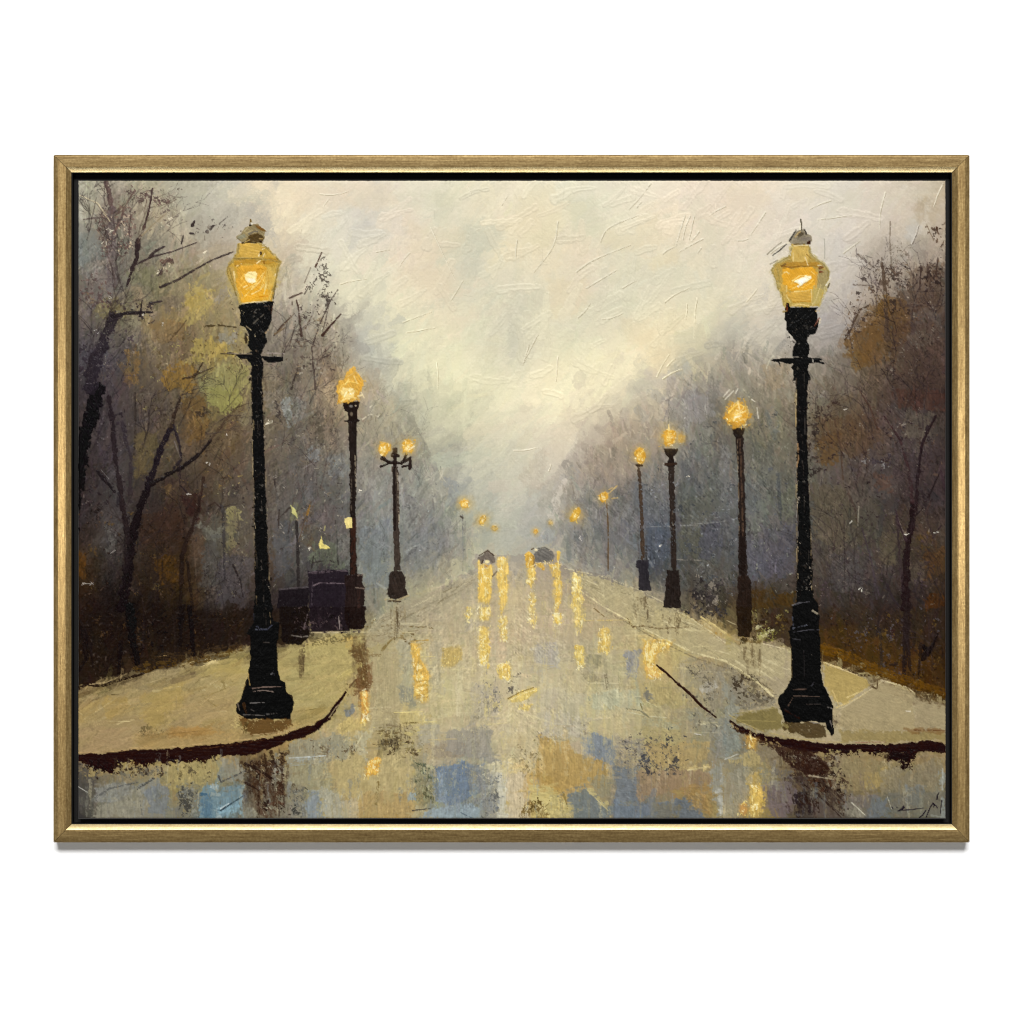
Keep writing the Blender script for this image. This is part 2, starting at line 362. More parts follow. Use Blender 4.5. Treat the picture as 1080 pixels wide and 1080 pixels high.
ridge(TG, (30,305,150,290), 1.0, .9); ridge(TG, (205,405,215,370), 1.1, .9)
for i in range(230):
    x = rng.uniform(300, 900); y = rng.uniform(200, 420)
    if region(x, y) != 'sky': continue
    a = rng.normal(50, 30); L = rng.uniform(3, 16)
    dx, dy = math.cos(math.radians(a))*L/2, -math.sin(math.radians(a))*L/2
    stroke(smooth([(x-dx, y-dy), (x+dx, y+dy)]), rng.uniform(.45, 1.), sample(x, y)*rng.uniform(.90, 1.06), .6, .3, rng.uniform(.4, 1.), .7, .03, label=False)

# ---- woods: coloured patches
SAT[0] = .92; BIG[0] = 3.5
for t, v, c, o in [
    # left: ochre and olive leaves left of the lamp
    (TA, (600,580,700,570,760,560,700,620,640,720,570,760,560,650), 'a3935a', .8), (TA, (560,650,620,600,680,580,640,660,590,720), '9c8848', .6),
    (TA, (690,590,770,585,790,640,720,670), '86807c', .7), (TA, (740,810,820,805,810,860,745,865), '85847e', .7),
    (TA, (620,840,760,850,820,900,740,930,650,920,600,1000,580,960), 'a8934c', .85), (TA, (450,990,560,950,620,1000,590,1080,450,1080), '96702f', .85),
    (TA, (280,900,320,890,335,1060,270,1050), '8f6a34', .75), (TA, (760,940,880,950,890,1080,640,1080,700,1000), '97905a', .85),
    (TA, (360,730,560,680,570,740,430,800,360,790), '84734e', .7), (TA, (400,760,560,740,580,830,420,850), '8a6c40', .6),
    (TA, (110,640,250,630,270,700,130,730), '7a7048', .6), (TA, (280,500,400,490,420,570,290,560), '6d6d56', .6),
    (TA, (300,720,330,725,330,860,300,840), '8b8468', .7), (TA, (390,640,560,630,540,690,400,670), '6d6258', .6),
    (TA, (820,700,870,720,870,860,830,870), 'a3935c', .5), (TA, (870,190,960,200,1000,300,1010,360,900,260), 'a5a19c', .5),
    (TA, (640,250,800,230,800,340,660,370), 'a29c94', .4), (TA, (540,130,640,120,640,190,560,200), '9d9a90', .4),
    (TA, (40,100,130,60,160,150,60,180), '94938c', .5), (TA, (30,330,120,300,180,420,40,460), '6b7174', .5),
    (TE, (660,0,830,0,840,70,760,120,700,80), '95904f', .85), (TE, (560,60,640,20,680,80,650,260,560,290,590,160), '7a5a2c', .7),
    (TE, (320,220,420,210,420,280,370,440,310,450), '6d5c37', .75), (TE, (540,60,620,110,600,280,550,260), '735735', .6),
    (TE, (750,590,810,590,850,650,770,670), '8a8358', .8), (TE, (780,660,820,670,800,780,770,790), '8a8258', .6),
    (TE, (620,680,740,690,740,760,660,740), '7d7f70', .8), (TE, (650,760,740,720,720,900,740,1000,650,990), '64645f', .6),
    (TE, (590,720,650,750,650,900,600,840), '6d5540', .7), (TE, (180,680,230,690,220,800,190,800), '76756c', .7),
    (TE, (130,560,230,540,230,700,170,690), '57504d', .6), (TE, (400,840,520,810,520,950,440,960), '6b4a1c', .8),
    (TE, (20,800,70,830,70,930,20,940), '70481a', .8), (TE, (330,620,560,610,560,760,330,770), '503827', .6),
    (TE, (540,530,640,530,620,650,560,620), '3f2320', .7), (TE, (470,480,500,520,480,550,450,520), '7a5f32', .6),
    (TE, (730,840,900,850,850,1070,720,1070), '5a565c', .6), (TE, (960,10,1080,0,1080,120,980,130), '77706a', .6), (TE, (1050,60,1080,40,1080,180,1050,160), '87919a', .6),
    (TE, (990,680,1080,640,1080,900,1000,950), '50525a', .6), (TE, (400,960,430,950,430,1000,390,1010), '7c6c38', .7),
    (TF, (0,40,80,40,80,130,20,150), '80858a', .45), (TF, (80,300,160,290,160,360,90,370), '6f747c', .6), (TF, (180,330,290,300,290,440,190,430), '6d737b', .45),
    (TF, (0,560,40,570,40,660,0,650), '6a6a4c', .6), (TF, (110,760,220,780,270,880,110,870), '5b6252', .7), (TF, (340,720,490,640,500,980,380,1000), '697079', .6),
    (TF, (560,760,700,640,720,880,580,900), '6c6f7a', .4), (TF, (760,440,840,460,820,580,780,580), '80858a', .5), (TF, (330,180,470,150,560,190,440,230,350,330), '8d887a', .45),
    (TF, (60,620,110,560,120,800,50,800), '56432f', .5), (TF, (150,130,250,240,230,330,160,250), '786a60', .5),
    (TG, (690,690,800,680,800,840,700,870,690,780), '505865', .7), (TG, (850,690,960,680,960,830,850,840), '56564c', .8), (TG, (960,680,1040,670,1040,820,950,840), '4c4e5c', .6),
    (TG, (860,560,1060,480,1080,600,900,660), '565850', .5), (TG, (860,50,1000,20,1040,140,900,180), '85858e', .5), (TG, (380,280,600,260,640,420,440,460), '8a8074', .45),
    (TG, (700,450,800,450,800,640,700,650), '62656a', .5), (TG, (60,420,180,290,190,480,110,540), 'b0a48f', .4), (TG, (180,700,230,690,230,760,180,770), '8f959a', .4),
    (TD, (715,600,770,590,770,690,720,740), '7d5f2c', .9), (TD, (600,780,710,720,730,800,680,900,570,870), '7a5c33', .85), (TD, (560,870,680,850,680,930,620,950), '806436', .7),
    (TD, (620,780,680,760,650,840,620,830), '6d6250', .7), (TD, (860,770,1000,760,980,820,870,840), '7b7768', .6), (TD, (800,560,1040,580,1040,680,860,650), '6a5848', .5),
    (TD, (810,480,920,400,900,540,820,550), 'b3a894', .5), (TD, (770,600,860,600,860,760,780,760), '5f4a34', .6), (TD, (500,880,580,880,600,1035,500,1035), '7d7568', .5),
    (TD, (190,920,290,920,300,1035,180,1035), '998a74', .6), (TD, (10,860,100,860,110,940,10,940), '8f8f90', .5),
    (TD, (600,780,700,650,780,600,870,620,900,760,760,900,640,930), '77582f', .6), (TD, (780,760,1040,680,1040,1030,800,1030), '5a4436', .5), (TD, (860,470,1040,440,1040,680,880,640), '66503c', .5),
    (TH, (410,440,580,480,600,640,560,760,420,720), '5d5344', .85), (TH, (440,250,540,220,550,350,460,360), '6a4f2f', .8), (TH, (420,130,700,120,760,260,600,330,440,240), '644b35', .5),
    (TH, (860,110,980,120,960,250,870,230), '6a6252', .6), (TH, (800,0,1050,0,1040,100,820,100), '58382c', .6), (TH, (710,380,800,400,790,500,700,470), '63473a', .6),
    (TH, (910,690,960,680,960,770,910,780), '5c4420', .7), (TH, (950,770,1040,760,1030,900,950,900), '54381f', .7), (TH, (720,690,810,700,800,840,730,830), '5a4f3e', .7),
    (TH, (180,680,330,650,330,880,190,940), '54525e', .6), (TH, (110,720,200,700,200,900,120,920), '5a5a66', .5), (TH, (510,790,640,760,640,960,510,960), '4d484c', .5),
    (TH, (130,540,210,520,160,660,110,660), '72766e', .6), (TH, (140,960,340,960,340,1035,100,1035), '4a3414', .8), (TH, (960,960,1040,960,1040,1035,960,1035), '4a2a10', .8),
    (TH, (200,70,240,70,240,200,200,190), '6b707a', .5), (TH, (250,500,330,480,330,620,260,640), '676b58', .5), (TH, (400,0,470,0,470,60,400,60), '7e7f80', .5),
    (TH, (880,830,960,810,940,920,880,930), '55493e', .6)]:
    poly(q(t, *v), c, 4.5, o*.95, 2.6, .35, .09, 90 if rng.random() < .7 else 55, .24)
SAT[0] = 1.; BIG[0] = 0
BASE = IMG.copy()
scatter(1100, ('wl', 'wr'), (2.5, 7), (8, 30), a_wood, .09, .55, .45, .3, .015, sm=(3, 5))
scatter(3600, ('wl', 'wr'), (.9, 2.6), (4, 18), a_wood, .15, .55, .55, .3, .015, sm=(2, 3))

# the woods fall darker and browner the deeper they are
_m = np.isin(LAB0, [k for k, v in LABELS.items() if v and v.startswith('painted_woodland')]).astype(f32)
for b_ in range(4): _m = (_m+np.roll(_m, 6, 0)+np.roll(_m, -6, 0)+np.roll(_m, 6, 1)+np.roll(_m, -6, 1))/5
_l = (IMG*np.array([.3, .55, .15], f32)).sum(-1, keepdims=True)
IMG = IMG*(1-_m[..., None])+_m[..., None]*(IMG*np.clip(.80+.42*_l, .7, 1)*np.array([1.02, 1., .97], f32))
# ---- twigs, dark crumbs and pale flecks in the woods
GR_I = .62*fbm(3.2, 3.2, 31)+.5*fbm(1.7, 1.7, 32)
GR_V = .8*fbm(1.9, 7, 33)+.35*fbm(1.7, 1.7, 34)
GR_H = .8*fbm(7, 1.9, 35)+.35*fbm(1.7, 1.7, 36)
def crumbs(t, v, n, cols, wl=(.6, 1.6), ll=(1.2, 4.5), op=.75, am=70, asd=45, share=.16):
    """broken dry-brush grain inside an outline, plus a few single flecks"""
    P = q(t, *v); xs = [p[0] for p in P]; ys = [p[1] for p in P]
    wn = win(min(xs)-4, min(ys)-4, max(xs)+4, max(ys)+4)
    if wn is None: return
    i0, i1, j0, j1 = wn
    x = XX[i0:i1][None, :]; y = YY[j0:j1][:, None]
    ins = np.zeros((j1-j0, i1-i0), bool); dm = np.full((j1-j0, i1-i0), 1e9, f32)
    for k in range(len(P)):
        ax, ay = P[k]; bx, by = P[(k+1) % len(P)]; ex, ey = bx-ax, by-ay
        tt = np.clip(((x-ax)*ex+(y-ay)*ey)/(ex*ex+ey*ey+1e-9), 0, 1)
        dm = np.minimum(dm, np.hypot(x-ax-tt*ex, y-ay-tt*ey))
        if abs(ey) > 1e-9: ins ^= ((ay > y) != (by > y)) & (x < ex*(y-ay)/ey+ax)
    sd = np.where(ins, dm, -dm); r_ = max(dm[ins].max() if ins.any() else 1, 1)
    area = ins.sum()/S/S+1
    cov = min(.42, n*(sum(wl)/2*sum(ll)/2)/area/len(cols)*1.25)
    F = GR_V if (abs(am-90) < 25 and asd < 35) else GR_H if (abs(am) < 25 and asd < 35) else GR_I
    for c in cols:
        ox, oy = int(rng.integers(0, W)), int(rng.integers(0, H))
        f = .75*ntile(F, wn, ox, oy)+.8*ntile(NM, wn, oy, ox)+.5*ntile(NL, wn, oy, ox)
        f = f-.9*(1-sst(-3, min(10, r_*.7), sd+3*ntile(NM, wn, ox, oy)))
        lum_ = float((hexc(c)*np.array([.3, .55, .15])).sum())
        cv = cov*(.4 if lum_ > .36 and ys and min(ys) < 600 else 1.15)
        th = np.quantile(f[ins], 1-cv) if ins.any() else 9
        a = sst(th, th+.16, f)*op*(sd > -3)
        lay(wn, a.astype(f32), hexc(c)[None, None, :]*(1+.1*ntile(NF, wn, oy, ox))[..., None], (.45+.25*ntile(NF, wn, ox, oy)).astype(f32), bool(CUR[0]))
    k = 0; m = int(n*share)
    while k < m:
        xx = rng.uniform(min(xs), max(xs)); yy = rng.uniform(min(ys), max(ys))
        if not inside(P, xx, yy): continue
        k += 1
        fleck(xx, yy, rng.uniform(*ll), rng.uniform(*wl), rng.normal(am, asd), cols[int(rng.integers(len(cols)))], op, rng.uniform(.2, .7))
crumbs(TA, (60,260,150,170,260,130,330,200,310,420,160,430), 210, ['4a3c3a', '54423f', '3b3030', '6b5650', 'b3a090'])
crumbs(TA, (100,320,290,240,340,340,300,450,120,420), 90, ['c3b19b', 'a89482', '5a4644'])
crumbs(TA, (230,110,300,80,440,130,500,110,470,170,330,160), 60, ['5a4644', '4b3c3a'])
crumbs(TA, (440,440,520,420,490,500,430,510), 40, ['3f302e', '5b4540', 'c8bba4'])
crumbs(TA, (20,520,150,480,250,620,120,700,30,690), 90, ['5b4440', '4c3d3c', '7d6a55'])
crumbs(TA, (150,620,420,620,420,760,170,770), 110, ['3a2e2e', '5f533a', '938a66', '2e2628'])
crumbs(TA, (560,220,800,200,780,330,580,350), 30, ['4c4443', '6d625a'])
crumbs(TA, (20,760,330,760,360,1060,20,1060), 160, ['352b2e', '46393a', '7c6d62', '94836b'])
crumbs(TA, (340,60,560,60,560,330,350,330), 90, ['6b5f58', '7d726a', 'bcb6a6', '5a4e4a'])
crumbs(TA, (380,760,880,760,880,1060,380,1060), 150, ['5d4a2c', 'a99a5c', '6d5838', 'bba95c'])
crumbs(TB, (60,560,160,400,230,470,230,640,120,720), 70, ['4c4540', '6a6055', '3a322e'])
crumbs(TB, (0,640,160,640,270,840,240,1060,0,1060), 190, ['3e3330', '544741', '6b5b4d', 'a39c90', '8f7c62'])
crumbs(TB, (80,560,250,600,200,720,90,660), 40, ['b9b5a5', '3a322e'])
crumbs(TE, (300,0,880,0,880,500,640,560,320,380), 230, ['3c2f24', '7a6238', '8f7d4a', '4a3a2c'])
crumbs(TE, (20,100,300,80,300,600,20,640), 160, ['2b2224', '3c3032', '776a60'])
crumbs(TE, (20,560,600,520,600,1060,20,1060), 200, ['241a16', '33261c', '6d5530', '5f4c3c'])
crumbs(TE, (600,440,900,440,900,1060,620,1060), 170, ['332a28', '47403c', '8d8568', '7d7668'])
crumbs(TE, (960,20,1080,20,1080,1000,990,1000), 80, ['3a3432', '8a8178', '57504a'])
crumbs(TF, (0,0,240,0,290,300,290,820,0,820), 260, ['3c3634', '554c46', '8d8578', '6a5c4e'])
crumbs(TF, (340,300,880,400,900,900,380,1020), 230, ['575654', '8b8a86', '66676a', '9b998e'], (.5, 1.2), (1, 4), .5)
crumbs(TD, (560,600,760,430,1040,420,1040,760,760,720,560,860), 330, ['4a3a30', '5b4638', '382c26', 'a3957f', '7a5f40'])
crumbs(TD, (740,430,830,430,830,560,700,600), 70, ['3f322b', '63503f'])
crumbs(TD, (920,440,1045,420,1045,560,920,560), 90, ['3f322b', '63503f', '2e2420'])
crumbs(TD, (600,500,740,380,760,480,640,560), 26, ['4c4038', '6b5d4e'])
crumbs(TD, (780,340,900,330,920,420,800,480), 60, ['6a5d4e', '8c7f6d'], (.5, 1.1))
crumbs(TD, (930,240,1045,230,1045,420,960,340), 22, ['5a4636', '3c2f26'])
crumbs(TD, (780,760,1040,700,1040,1030,700,1030), 160, ['4c3d34', '3b2f2a', '857a68'])
crumbs(TH, (400,20,900,20,1040,200,1040,460,640,380,420,420), 260, ['3f302a', '5c483a', '2e2426', '8b8070'])
crumbs(TH, (420,380,1040,400,1040,1030,420,1030), 330, ['332828', '44363a', '5c5148', '74665a', '2a2020'])
crumbs(TH, (100,80,330,80,330,1000,100,900), 180, ['464646', '7d7d72', '5a5c62', '8b8a7c'])
crumbs(TH, (0,300,60,300,60,1000,0,1000), 60, ['44464a', '7c7e80'])
crumbs(TH, (640,330,780,320,780,380,650,370), 40, ['3c3438', '8a8480'])
crumbs(TH, (395,60,460,60,470,420,395,420), 70, ['2c2422', '3c322c'])
crumbs(TG, (640,460,1080,60,1080,980,700,960), 330, ['474a4e', '6d6f72', '85878a', '3a3c40'])
crumbs(TG, (250,560,660,440,660,900,420,920), 200, ['5c5d5e', '83827c', '6b6c6e'], (.5, 1.1), (1, 4), .5)
crumbs(TG, (880,900,1080,930,1080,1080,900,1080), 150, ['241f20', '3a3434', '8a8072', '2f2a2a'])
crumbs(TI, (10,0,880,0,880,180,420,300,20,380), 330, ['17100c', '24180f', '3c2c1c', '5a4226', '4b4038'])
crumbs(TL, (460,0,1045,0,1045,400,740,330,460,220), 300, ['1f1613', '2c2120', '493a36', '56401f', '4a4448'])
crumbs(TL, (20,0,310,0,310,170,130,150), 110, ['241a10', '3c2c18', '594722', '7d7444'])

# ---- trunks and branches
TREE = [0]
def tree(): TREE[0] += 1; part('painted_tree.%d' % TREE[0])
def branch(t, v, w, w2, c='2b2224', op=.9, dry=.3, rough=.35, h=.6):
    stroke(q(t, *v), w*.9, c, min(op*1.02, 1), min(dry*.7, .5), h, 1.1, .12, w2*.8, rough+.15)
tree()   # far left trunk
branch(TE, (130,0,105,110,60,260,35,420,15,560,10,700), 18, 14, '151112', .97, .15)
branch(TE, (115,90,70,230,40,400), 10, 8, '141012', .9, .2)
branch(TA, (205,720,160,850,110,970,90,1080), 11, 17, '2c2427', .85, .35)
branch(TA, (250,720,190,740), 4, 8, '2c2427', .7, .4)
branch(TA, (205,720,270,705,400,700), 5, 3, '231c1e', .9, .25); branch(TA, (340,720,350,640), 2.5, 1.5, '231c1e', .9); branch(TA, (390,655,450,645), 3, 2, '2c2427', .8)
tree()   # thin twin behind, upper left
branch(TA, (170,50,190,120,205,200), 4.5, 8, '574644', .9, .15); branch(TA, (205,200,195,330,200,560), 10, 14, '564b4e', .55, .5)
branch(TA, (300,120,250,200), 1.6, 2.2, '584640', .8); branch(TA, (210,250,150,230,60,240), 2.6, 1.2, '4a3d3c', .75, .4); branch(TA, (190,250,130,160,40,120), 2, 1, 'c3b59a', .7, .2)
branch(TA, (260,195,240,250,210,310), 2, 2.5, '5a4542', .7)
tree()   # curved tree beside it
branch(TA, (330,345,325,430,300,490,275,570), 6.5, 3, '2c2224', .95, .15); branch(TA, (402,85,390,170,362,275), 1.6, 3, '3a2c2c', .95, .1)
branch(TA, (362,275,330,350), 3, 5, '4a3a36', .85); branch(TA, (305,470,400,425,500,400,620,355), 2.5, 1.2, '33282a', .9, .2); branch(TA, (385,430,420,395,460,375), 4, 2, '2c2224', .85, .2)
branch(TA, (470,210,400,270,350,320), 1.4, 2.6, '857762', .8, .2); branch(TA, (520,140,440,190), 1.2, 1.6, '6a5d54', .7)
branch(TA, (440,575,520,545,610,490,700,440,805,400), 3.2, 1.8, '2f2526', .9, .35); branch(TA, (430,520,460,465,480,440), 2.2, 1.2, '33282a', .8)
branch(TA, (545,360,555,320), 2, 1.2, '2a2222', .8); branch(TA, (600,270,610,250), 4, 3, '2a2222', .9); branch(TA, (590,310,605,312), 2.5, 2, '2a2222', .9)
branch(TA, (650,305,690,290,705,270), 2.2, 2, '2a2222', .8, .5); branch(TA, (735,260,775,225), 1.6, 1.2, '4c4443', .8)
branch(TA, (480,850,540,780,570,740), 1.6, 1.2, '463624', .7); branch(TA, (555,1030,610,1020,650,950), 3, 1.5, '33261c', .8, .4); branch(TA, (610,1010,700,975), 3, 1.5, '3a2c20', .7, .5)
branch(TA, (660,770,730,765,815,775), 3, 1.5, '40341f', .85, .55); branch(TA, (740,905,800,910), 1.2, 1.2, '3a2f22', .7)
tree()   # forked tree in the middle of the wood
branch(TE, (250,1080,280,900,310,690,345,580,380,480), 12, 9, '1f1718', .95, .2); branch(TE, (375,490,405,420,435,310,490,200), 9, 6, '231b1e', .95, .2)
branch(TE, (490,200,515,120,545,30), 5, 3.5, '38291f', .85, .35); branch(TE, (400,470,470,430,550,390,640,320,690,255), 6, 3.5, '201918', .95, .2)
branch(TE, (690,255,760,160,840,70), 3.5, 2, '4a3a2a', .75, .5); branch(TE, (505,180,535,270,545,350,510,390), 3, 3.5, '2a2224', .85, .3)
branch(TE, (510,260,540,340), 1.2, 1.2, '77685c', .7); branch(TE, (430,200,380,130,330,60), 1.8, 1, '4a3a2a', .6, .5); branch(TE, (800,100,880,70), 1.5, 1, '3c3024', .7)
branch(TE, (570,490,650,410,690,370), 2, 1.2, '3a2f24', .7, .4); branch(TE, (535,380,540,480,575,515), 2.5, 2, '2a2022', .7, .4)
branch(TI, (290,0,300,130,325,280), 12, 7, '17110f', .9, .2); branch(TI, (245,180,235,330), 6, 4, '1b1310', .85, .3); branch(TI, (60,100,75,250,30,330), 8, 5, '17110e', .7, .4); branch(TI, (95,180,105,300), 4, 3, '1b1310', .7, .4)
tree()   # slim trunks at the left
branch(TE, (185,40,205,200,220,360,240,500,265,640,285,760), 5, 7, '2a2020', .85, .3); branch(TE, (250,160,270,260,295,340,290,560), 3.5, 6, '3a3030', .75, .4)
branch(TE, (315,20,318,150,315,270), 2.5, 2.5, '3a2f26', .75, .4); branch(TE, (130,410,180,470,215,510), 4.5, 3, '1f191a', .85, .2); branch(TE, (145,400,185,445), 1.2, 1, 'a39c90', .6)
branch(TE, (235,520,230,580), 5, 3, '2f292c', .7, .4); branch(TE, (275,640,270,800,265,900), 7, 6, '2a2222', .7, .4)
tree()   # tree left of the near lamp
branch(TE, (655,440,635,560,600,680,570,760,545,830), 3.5, 6, '32241e', .85, .35); branch(TE, (550,830,545,950,540,1080), 5, 4, '2b201a', .85, .3); branch(TE, (575,860,600,1080), 3, 4, '2b201a', .8, .35)
branch(TI, (545,0,540,190), 7, 4, '1d1613', .85, .3); branch(TI, (585,0,605,240), 5, 6, '1a1311', .9, .25)
branch(TE, (750,580,755,700,760,960), 4, 2.5, '3a3636', .7, .5); branch(TE, (800,870,840,960,850,1030), 2.5, 1.5, '2c2422', .75, .4); branch(TE, (680,580,710,562,740,590), 2, 1.5, '3a2c26', .8)
tree()   # young trees right of the near lamp
branch(TE, (1005,450,1015,510), 2, 1.5, '2c2624', .8); branch(TE, (1080,590,1020,650), 2.5, 1.5, '332b28', .8, .3); branch(TE, (1030,600,1025,690), 2, 1.5, '332b28', .8)
branch(TF, (35,660,42,800,45,980), 3, 4, '2a2524', .9, .25); branch(TF, (45,760,80,640,105,560), 1.5, 1, '4b3a2c', .7); branch(TF, (235,700,238,860), 1.5, 1.5, '3c3a38', .6, .4)
branch(TB, (130,1080,110,880,150,760,205,640,240,590), 2.2, 1.2, '3f3431', .8, .4); branch(TB, (165,815,210,760,255,710), 3.2, 1.6, '3a2822', .95, .05); branch(TB, (165,800,195,670), 1.2, 1, '4a3f3a', .8)
branch(TB, (60,820,45,680,35,640), 3, 1.5, '43332e', .85, .2); branch(TB, (0,630,60,605), 2.5, 2, '4a3a34', .85); branch(TB, (75,610,100,570), 1.4, 1, '3f3431', .8); branch(TB, (130,475,160,405), 2, 1.4, '4a342c', .9); branch(TB, (75,555,105,480), 1.2, 1, '5d5048', .7)
branch(TB, (80,780,110,720), 2, 1.4, '5a463c', .8); branch(TB, (10,1080,40,980), 3, 2, '2f2624', .7); branch(TB, (0,870,30,760), 2, 1, '4c4038', .7)
branch(TA, (1005,815,1040,770,1080,730), 2.2, 1.4, '3f352f', .85, .3)
tree()   # right wood: tall tree
branch(TH, (855,1035,858,900,862,780,885,640,888,540), 11, 5, '1f1415', .95, .2); branch(TH, (888,540,885,480,868,370,830,240,755,130), 4.5, 2, '3a2828', .8, .4)
branch(TH, (885,690,905,580,915,420,935,260,1000,130), 5, 2.5, '271b1c', .9, .25); branch(TH, (905,600,940,565), 2.5, 2, '241b1b', .85); branch(TH, (965,515,1000,440,1025,385), 2.8, 1.6, '241b1b', .85, .2); branch(TH, (1025,390,1045,480), 2.5, 2, '3a2a2e', .7)
branch(TH, (860,720,830,650,808,570), 3.5, 1.6, '35272a', .85, .3); branch(TH, (855,700,820,610), 1.2, .8, '7d6e60', .6); branch(TH, (815,600,830,820,845,960), 3, 4, '332729', .7, .4)
branch(TH, (960,180,930,280,905,470), 3, 2, '2a2022', .8, .4); branch(TL, (870,0,855,180,850,320), 9, 6, '211817', .85, .35); branch(TH, (1025,650,985,710), 1.8, 1.2, '2a2022', .8, .3)
tree()   # thin saplings in the right wood
branch(TH, (640,10,690,90,725,190), 1.8, 2.6, '4f3a30', .8, .3); branch(TH, (520,150,550,280,560,430), 1.8, 2.2, '4c3a2e', .75, .4); branch(TH, (650,660,690,800,730,980), 1.8, 1.8, '3a3034', .75, .4)
branch(TH, (585,500,615,560,630,640), 3, 1.8, '43342c', .6, .4); branch(TH, (635,560,630,650), 1.3, 1, 'a59a86', .6); branch(TH, (700,860,720,1000), 2, 2, '3c3236', .6, .4)
branch(TD, (745,440,760,560,770,800), 3, 6, '574636', .8, .35); branch(TD, (785,240,782,330,790,450), 1.6, 2, '7c6f5e', .7, .4); branch(TD, (630,395,680,440,720,470), 1.4, 1.2, '6a5c4e', .75, .3); branch(TD, (610,540,700,545), 2, 1, '6a5c4e', .7, .4)
branch(TD, (1005,270,1008,285), 2.2, 1.8, '4a3424', .95); branch(TD, (950,240,990,330), 1.6, 1.2, '75624c', .7, .4); branch(TD, (1010,415,1000,500), 2, 2.5, '3f3028', .8, .3); branch(TD, (960,440,975,560), 3, 3, '4a3a30', .6, .4)
branch(TD, (930,450,925,560), 2, 3, '4a3a30', .7, .4); branch(TD, (860,640,1040,640), 3, 2, '4f4036', .6, .5); branch(TD, (820,600,860,680), 3, 2, '4f4036', .6, .4)
branch(TD, (570,800,610,720,640,660,680,640), 3, 1.6, '4c3a2a', .8, .5); branch(TD, (710,880,720,960), 2, 2, '4c4034', .6)
tree()   # dark stems low on the right
branch(TL, (945,185,965,230,1010,130), 5, 3, '16100f', .95, .1); branch(TL, (940,240,975,190), 7, 3, '191211', .9, .2); branch(TL, (850,60,880,300), 6, 4, '1f1615', .7, .4); branch(TL, (930,180,915,350), 4, 3, '1c1412', .7, .4); branch(TL, (735,110,745,290), 4, 3, '26201f', .6, .5)
branch(TH, (900,960,930,870), 4, 2, '2a2224', .7, .4); branch(TH, (770,930,800,1000,830,1035), 3, 2, '2a2226', .7, .4); branch(TH, (250,400,265,640), 5, 3, '484a4c', .6, .5); branch(TH, (105,450,200,530), 2.5, 1.2, '4c4f50', .6, .5)
branch(TL, (80,0,90,100), 12, 9, '2c2112', .6, .4)
part(None)
# fine scratchy twigs growing through both woods
def grow(x, y, a, L, w, d, c, op):
    pts = [(x, y)]; n = 4
    for i in range(n):
        a += rng.normal(0, 9); x += L/n*math.cos(math.radians(a)); y -= L/n*math.sin(math.radians(a)); pts.append((x, y))
    stroke(pts, w, hexc(c), op*rng.uniform(.7, 1), .3, .5, .9, .1, w*.55, .45, label=False)
    if d > 0:
        for i in range(int(rng.integers(2, 4))):
            k = int(rng.integers(1, n+1)); grow(pts[k][0], pts[k][1], a+rng.choice([-1, 1])*rng.uniform(18, 48), L*rng.uniform(.45, .75), max(w*.62, .55), d-1, c, op)
DK = ['2a2122', '32282a', '3b2f2b', '241d1d']
for x, y, a, L, w, d in [(104,352,70,46,2.2,3), (128,330,60,40,1.8,3), (118,300,95,50,2.4,3), (90,400,80,60,2.6,2), (100,470,75,60,2.2,2), (150,470,72,50,2,3), (190,440,65,44,1.8,3), (215,470,55,40,1.6,3), (240,430,60,40,1.4,3), (200,560,80,60,2,3), (228,540,75,44,1.5,2), (135,600,82,66,2.4,3), (165,640,85,60,2,2), (110,640,88,70,2.6,2), (92,690,90,80,2.4,2), (150,690,88,60,2,2), (180,690,86,60,1.8,2), (222,680,90,60,1.6,2), (245,670,88,50,1.6,2),
                         (300,470,70,40,1.3,3), (322,430,75,44,1.5,3), (340,420,60,36,1.2,3), (305,560,80,50,1.4,2), (335,520,75,44,1.2,3), (300,380,75,40,1.4,3), (140,250,70,40,1.6,3), (170,240,60,30,1.2,2), (95,250,80,40,1.8,3), (110,220,110,30,1.4,2),
                         (885,480,110,50,1.6,3), (905,520,100,60,1.8,3), (925,470,105,50,1.8,3), (950,420,100,50,1.8,3), (975,460,95,50,1.8,3), (940,350,95,46,1.6,3), (965,330,90,46,1.8,3), (985,330,95,40,1.8,3), (920,330,100,36,1.3,3), (900,370,110,36,1.3,2), (900,640,92,80,2,3), (930,660,88,80,2.2,3), (955,690,92,90,2.4,3), (980,700,88,90,2.6,3), (885,620,95,60,1.6,2), (990,580,95,60,2,3), (870,470,100,40,1.2,3), (880,580,95,50,1.4,2)]:
    for k in range(2): grow(x+rng.normal(0, 4), y+rng.normal(0, 6), a+rng.normal(0, 6), L*rng.uniform(.8, 1.2), w, d, DK[int(rng.integers(4))], .44)
for i in range(26):
    x = rng.uniform(690, 835); y = rng.uniform(430, 620)
    grow(x, y, rng.normal(92, 14), rng.uniform(18, 40), .9, 2, ['4a4a4c', '55544f', '3e3d3f'][i % 3], .42)
    x = rng.uniform(300, 470); y = rng.uniform(430, 600)
    if region(x, y) == 'wl': grow(x, y, rng.normal(80, 16), rng.uniform(16, 34), .8, 2, ['5a5754', '4c4947', '66635f'][i % 3], .38)
